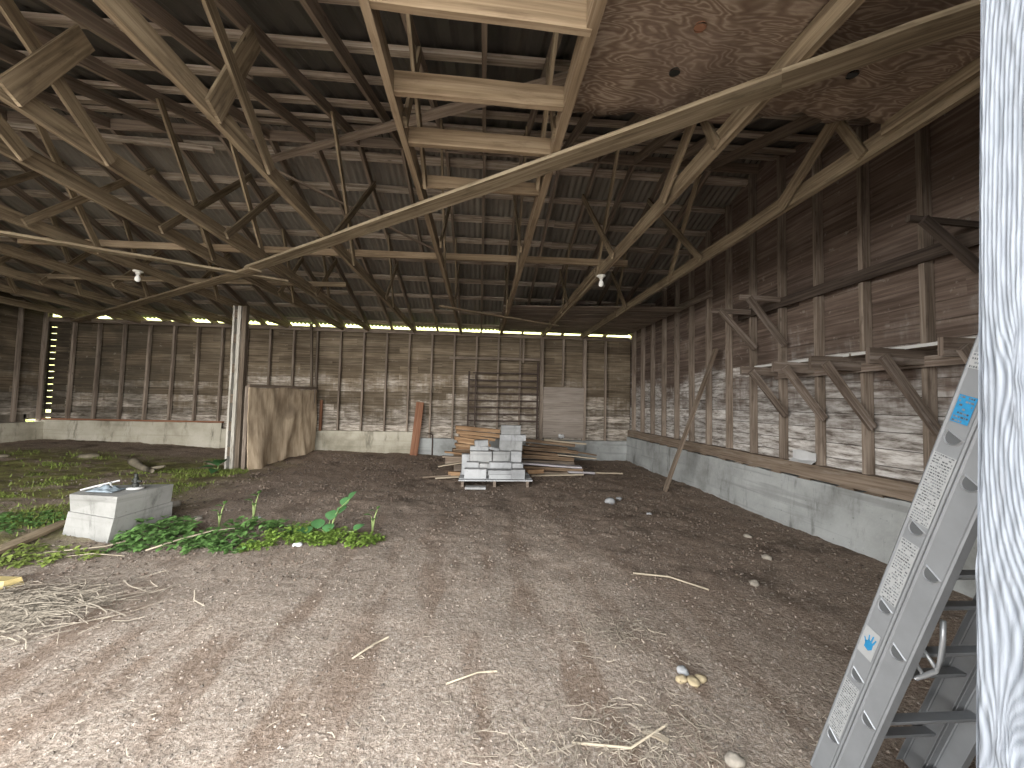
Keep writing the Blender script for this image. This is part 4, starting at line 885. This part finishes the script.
def plant(name, x, y, leaves, label, mat='leaf_dark', cat='plant', sr=.008):
    z = float(gh(x, y)); t = thing(name, label, cat, (x, y, z)); m = MB(); s = MB()
    for (px, py, pz, dx, dy, dz, L, Wd) in leaves:
        s.tube([(x, y, z), (x + px * .5, y + py * .5, z + pz * .75), (x + px, y + py, z + pz)], [sr, sr * .8, sr * .5], 6)
        leaf(m, (x + px, y + py, z + pz), (dx, dy, dz), L, Wd, .25, rnd(.85, 1.2), (.3, .85, 1.0, .95, .75, .45, .08))
    s.build('stem', M['stem'], t, smooth=True); m.build('foliage', M[mat], t, smooth=True)
plant('burdock', -1.64, 4.60, [(-.20, -.06, .06, -.3, .5, .4, .15, .13), (-.08, -.08, .12, -.15, .5, .5, .16, .14), (.02, -.1, .09, .1, .5, .4, .15, .13), (.02, .0, .19, .05, .45, .6, .15, .13), (.10, .03, .25, .3, .45, .5, .14, .12), (.14, .05, .33, .1, .45, .65, .14, .11), (.20, .07, .40, .35, .35, .65, .13, .10), (.30, -.04, .08, .4, .5, .4, .15, .12), (-.30, -.02, .05, -.5, .4, .35, .14, .12)], 'tall burdock with broad leaves over the lime-green clover')
plant('burdock', -5.0, 8.15, [(0, -.02, .1, -.3, -.6, .5, .3, .24), (.05, -.05, .14, .5, -.6, .6, .28, .22), (-.08, 0, .06, -.8, -.4, .3, .24, .18), (.05, -.1, .05, .2, -.9, .1, .26, .2)], 'broad-leaved burdock at the foot of the white-striped bay post')
plant('nettle', -3.02, 5.0, [(0, 0, .12, .5, -.4, .5, .1, .06), (.03, .02, .22, -.5, -.4, .4, .1, .06), (-.02, 0, .17, -.6, -.2, .3, .09, .05), (.05, 0, .26, .4, -.3, .7, .08, .05)], 'small upright sprig closest to the plinth', 'leaf')
plant('nettle', -2.72, 5.15, [(0, 0, .2, .5, -.4, .5, .1, .07), (.03, .02, .3, -.5, -.4, .4, .1, .07), (-.02, 0, .25, -.6, -.2, .3, .1, .06), (.05, 0, .34, .4, -.3, .7, .08, .05)], 'upright sprig standing behind the green weeds', 'leaf')
plant('nettle', -1.2, 4.75, [(0, 0, .15, .5, -.4, .5, .1, .07), (.03, .02, .24, -.5, -.4, .4, .1, .07), (-.02, 0, .2, -.6, -.2, .3, .1, .06), (.05, 0, .28, .4, -.3, .7, .08, .05)], 'upright sprig right of the burdock', 'leaf')

# ---------------------------------------------------------------- aluminium extension ladder
UP = Vector((0, -.339, .9408)).normalized(); WD = Vector((0, -UP.z, UP.y)).normalized()   # up the rail, across the rail (towards the front)
Q0 = Vector((1.349, 1.049, 1.461)); B0 = Q0 + WD * .0805
lad = thing('extension_ladder', 'grey aluminium extension ladder with stickers leaning inside the white post', 'ladder', (1.55, 1.5, 0))
RL = .40
def rail(C, s0, s1, sgn, x, name, depth=.074):
    m = MB(); w = .003; fl_ = .028 * sgn
    def P(s_, d, dx): return C + UP * s_ + WD * d + Vector((x - C.x + dx, 0, 0))
    prof = [(-depth / 2, fl_), (-depth / 2, 0), (-depth / 2 + .004, -.0025 * sgn), (-depth / 2 + .009, 0), (depth / 2 - .009, 0), (depth / 2 - .004, -.0025 * sgn), (depth / 2, 0), (depth / 2, fl_)]
    ss_ = np.linspace(s0, s1, 12)
    m.grid([[P(s_, d, dx) for d, dx in prof] for s_ in ss_], tone=1.0)
    o = m.build(name, M['alu'], lad); md = o.modifiers.new('t', 'SOLIDIFY'); md.thickness = .0025; md.offset = 0; return o
fs0, fs1, bs0, bs1 = -1.44, 1.0, -(B0.z - .035) / UP.z, .55
rail(Q0, fs0, fs1, 1, Q0.x, 'fly_rail'); rail(Q0, fs0, fs1, -1, Q0.x + RL, 'fly_rail')
rail(B0, bs0, bs1, 1, Q0.x - .004, 'base_rail'); rail(B0, bs0, bs1, -1, Q0.x + RL + .004, 'base_rail')
def rung(c, x0, x1):
    m = MB(); n = 14; prof = []
    for k in range(n):
        a = math.pi + math.pi * k / (n - 1); prof.append((.0185 * math.cos(a), .02 * math.sin(a) + .006))
    rings = []
    for xx in (x0, x1): rings.append([(xx, c.y + p[0], c.z + p[1]) for p in prof] )
    m.grid(rings); m.face([rings[0][0], rings[1][0], rings[1][-1], rings[0][-1]])
    return m.build('rung', M['alu'], lad)
def rung_end(c, x, r=.027):
    m = MB(); n = 16; out, inn, rec = [], [], []
    cb, sb = math.cos(.72), math.sin(.72)
    def pt(xx, a_, b_): return (xx, c.y + a_ * cb - b_ * sb, c.z + a_ * sb + b_ * cb)
    for k in range(n + 1):
        a = math.pi + math.pi * k / n; q1, q2 = math.cos(a), math.sin(a)
        out.append(pt(x - .001, r * q1, r * 1.4 * q2 + .012)); inn.append(pt(x - .0045, r * .86 * q1, r * 1.2 * q2 + .0095)); rec.append(pt(x - .001, r * .76 * q1, r * 1.06 * q2 + .0075))
    m.grid([out, inn, rec]); m.face([out[0], inn[0], inn[-1], out[-1]]); m.face([inn[0], rec[0], rec[-1], inn[-1]]); m.build('rung_end_rim', M['alu_bright'], lad)
    m = MB(); m.face(rec); m.build('rung_end_recess', M['alu_shade'], lad)
for k in range(-3, 5):
    c = Q0 - UP * .305 * k
    if fs0 < -.305 * k < fs1: rung(c, Q0.x, Q0.x + RL); rung_end(c, Q0.x - .001)
for k in range(-2, 6):
    c = Q0 + Vector((.0, -.041, -.123)) - UP * .305 * k; c.x = Q0.x
    if bs0 + .05 < (c - B0).dot(UP) < bs1: rung(c, Q0.x, Q0.x + RL); rung_end(c, Q0.x - .005)
for x in (Q0.x - .002, Q0.x + RL + .002):
    m = MB(); f0 = B0 + UP * bs0; m.beam((x + (.01 if x < 1.5 else -.01), f0.y + .01, .012), (x + (.01 if x < 1.5 else -.01), f0.y + .01, .10), .07, .055, up=(0, 1, 0), tone=1); m.build('rubber_foot', M['rubber'], lad)
# stickers on the fly rail: white patches with lines of small print
def sticker(s0, s1, d0, d1, mat, name, lines=0, cols=1, C=Q0, parent=lad):
    m = MB(); x = Q0.x - .0042
    P = lambda s_, d, dx=0: C + UP * s_ + WD * d + Vector((x - C.x + dx, 0, 0))
    m.face([P(s0, d0), P(s0, d1), P(s1, d1), P(s1, d0)], tone=1.0)
    o = m.build(name, M[mat], parent)
    if lines:
        m = MB()
        for i in range(lines):
            sa = s0 + (s1 - s0) * (i + .25) / lines; sb = s0 + (s1 - s0) * (i + .72) / lines
            d = d0 + .004
            while d < d1 - .006:
                e = min(d + rnd(.002, .008), d1 - .004)
                if rnd(0, 1) < .8: m.face([P(sa, d, -.0004), P(sa, e, -.0004), P(sb, e, -.0004), P(sb, d, -.0004)], tone=rnd(.6, 2.2))
                d = e + .0018
        m.build('small_print', M['label_ink'], o)
    return o
sticker(.015 + .03, .125, -.022, .022, 'label_blue', 'blue_sticker', 7)
sticker(.20, .245, -.030, .028, 'label_white', 'white_sticker', 4)
sticker(-.285, -.055, -.030, .030, 'label_white', 'warning_sticker', 26)
sticker(-.585, -.355, -.026, .028, 'label_white', 'warning_sticker', 22)
h = sticker(-.825, -.715, -.028, .024, 'label_white', 'picture_sticker', 0)
m = MB(); x = Q0.x - .0047
P2 = lambda a, d: Q0 + UP * (-.77 + a) + WD * d + Vector((x - Q0.x, 0, 0))
m.face([P2(-.022, -.012), P2(-.026, .004), P2(-.012, .014), P2(.008, .012), P2(.014, -.002), P2(.004, -.013)])
for a, d, a2, d2 in ((.008, .011, .030, .016), (.012, .004, .036, .005), (.010, -.004, .030, -.008), (-.004, -.011, .012, -.020)):
    p_, q_ = P2(a, d), P2(a2, d2); v_ = (q_ - p_).normalized().cross(Vector((1, 0, 0))) * .003; m.face([p_ - v_, p_ + v_, q_ + v_ * .7, q_ - v_ * .7])
m.build('hand_pictogram', M['label_blue'], h)
sticker(-1.20, -.955, -.028, .026, 'label_white', 'warning_sticker', 24)
# rung lock hook and sleeve
m = MB(); hx = Q0.x + .071
hk = [(hx, 1.146, .90), (hx, 1.148, .84), (hx, 1.155, .778), (hx, 1.17, .735), (hx, 1.196, .706), (hx, 1.228, .675)]
m.tube(hk, .0075, 8); m.tube([(hx, 1.165, .74), (hx, 1.20, .775), (hx, 1.235, .80)], .006, 8); m.tube([(hx, 1.205, .70), (hx, 1.25, .745)], .006, 8); m.build('rung_lock_hook', M['alu_bright'], lad, smooth=True)
cc = Q0 - UP * .305 * 3; m = MB(); m.tube([(Q0.x + .11, cc.y, cc.z), (Q0.x + .16, cc.y, cc.z)], .024, 12); m.build('rung_sleeve', M['alu_bright'], lad, smooth=True)

# ---------------------------------------------------------------- near post, flaking white paint over coarse grain
def near_post():
    x0, x1, y0, y1, z0, z1 = .803, .953, .44, .592, -.02, 3.45
    t = thing('white_post', 'close weathered white-painted timber post at the right edge', 'post', ((x0 + x1) / 2, (y0 + y1) / 2, 0))
    ny, nz = 110, 900; yv = np.linspace(y0, y1, ny); zv = np.linspace(z0, z1, nz)
    Yg, Zg = np.meshgrid(yv, zv); w = (Yg - y0) / (y1 - y0)
    lat = w * 1.0 + .10 * np.sin(Zg * 1.3 + 1) + .05 * np.sin(Zg * 3.1)
    knots = [(.50, 1.20, .030), (.535, 1.585, .014), (.46, 1.88, .02), (.55, .62, .02), (.49, 2.35, .03), (.556, 1.03, .014)]
    for ky, kz, kr in knots:
        dy = Yg - ky; dz = Zg - kz; lat = lat + np.sign(dy) * .30 * (kr / .03) * np.exp(-(dy / (kr * 2.2)) ** 2 - (dz / (kr * 5.5)) ** 2) * (1 - np.exp(-(dy / (kr * .5)) ** 2))
    nz1 = np.array([[mnoise.noise(Vector((y * 26, z * 2.6, 0))) for y in yv[::3]] for z in zv[::3]]); nzf = np.array([[mnoise.noise(Vector((y * 120, z * 22, 5))) for y in yv] for z in zv])
    nz1 = np.repeat(np.repeat(nz1, 3, 0), 3, 1)[:nz, :ny]
    ridge = .5 + .5 * np.sin(lat * 2 * np.pi * 27 + nz1 * 1.8); ridge = ridge ** .7
    lump = np.array([[mnoise.fractal(Vector((y * 14, z * 3.0, 9)), 1, 2, 3) for y in yv[::3]] for z in zv[::3]]); lump = np.repeat(np.repeat(lump, 3, 0), 3, 1)[:nz, :ny]
    h = (ridge - .5) * .0016 + nzf * .0019 + lump * .003
    for ky, kz, kr in knots: h = h + .004 * np.exp(-((Yg - ky) / (kr * .6)) ** 2 - ((Zg - kz) / (kr * 1.0)) ** 2)
    edge = np.exp(-((Yg - y1) / .006) ** 2); chip = np.array([mnoise.fractal(Vector((z * 3.5, 4, 2)), 1, 2, 4) for z in zv])[:, None]
    Yd = Yg + edge * (chip * .006 - .004); X = x0 - h + edge * .004 + .043 * (Zg - 1.6)     # the post leans a little
    V = np.stack([X, Yd, Zg], -1).reshape(-1, 3); idx = np.arange(ny * nz).reshape(nz, ny)
    Fc = np.stack([idx[:-1, :-1], idx[1:, :-1], idx[1:, 1:], idx[:-1, 1:]], -1).reshape(-1, 4).tolist()
    groove = np.clip(.25 + .6 * ridge + .35 * nzf + .15 * lump, 0, 1).reshape(-1)
    nb = len(V); ex = []; 
    def addface(ps):
        b_ = nb + len(ex); ex.extend(ps); Fc.append(tuple(range(b_, b_ + len(ps))))
    sh = lambda ps: [(a + .043 * (c - 1.6), b_, c) for a, b_, c in ps]
    addface(sh([(x0, y0, z0), (x1, y0, z0), (x1, y0, z1), (x0, y0, z1)])); addface(sh([(x1, y0, z0), (x1, y1, z0), (x1, y1, z1), (x1, y0, z1)])); addface(sh([(x1, y1 - .003, z0), (x0 + .002, y1 - .003, z0), (x0 + .002, y1 - .003, z1), (x1, y1 - .003, z1)])); addface(sh([(x0, y0, z1), (x1, y0, z1), (x1, y1, z1), (x0, y1, z1)]))
    me = bpy.data.meshes.new('timber'); me.from_pydata(V.tolist() + ex, [], Fc)
    me.attributes.new('groove', 'FLOAT', 'POINT').data.foreach_set('value', np.concatenate([groove, np.full(len(ex), .7)]).astype(np.float32))
    me.materials.append(M['post_white']); sm = np.ones(len(Fc), dtype=bool); sm[-4:] = False; me.polygons.foreach_set('use_smooth', sm)
    o = bpy.data.objects.new('timber', me); COL.objects.link(o); o.parent = t; o.matrix_parent_inverse = Matrix.Translation(-Vector(t.location))
near_post()

# ---------------------------------------------------------------- light: overcast sky through the open front
w = bpy.data.worlds.new('sky'); sc.world = w; w.use_nodes = True; nt = w.node_tree; bg = nt.nodes['Background']
tc = nt.nodes.new('ShaderNodeTexCoord'); sp = nt.nodes.new('ShaderNodeSeparateXYZ'); nt.links.new(tc.outputs['Generated'], sp.inputs[0])
rp = nt.nodes.new('ShaderNodeValToRGB'); e = rp.color_ramp.elements; e[0].position = .0; e[0].color = (1.0, .965, .91, 1); e[1].position = .45; e[1].color = (.37, .38, .39, 1)
nt.links.new(sp.outputs[2], rp.inputs['Fac']); nt.links.new(rp.outputs['Color'], bg.inputs['Color']); bg.inputs['Strength'].default_value = 2.6
pl = bpy.data.lights.new('sky_portal', 'AREA'); pl.shape = 'RECTANGLE'; pl.size = 8.8; pl.size_y = 3.5; pl.cycles.is_portal = True
po = bpy.data.objects.new('sky_portal', pl); COL.objects.link(po); po.location = (-3.4, YF - .15, 1.75); po.rotation_euler = (math.radians(90), 0, 0)

vs = sc.view_settings; vs.view_transform = 'Standard'; vs.look = 'None'; vs.exposure = 3.05; vs.gamma = 1.0; vs.use_curve_mapping = False
cy = sc.cycles; cy.use_denoising = True; cy.max_bounces = 10; cy.diffuse_bounces = 8; cy.sample_clamp_indirect = 8
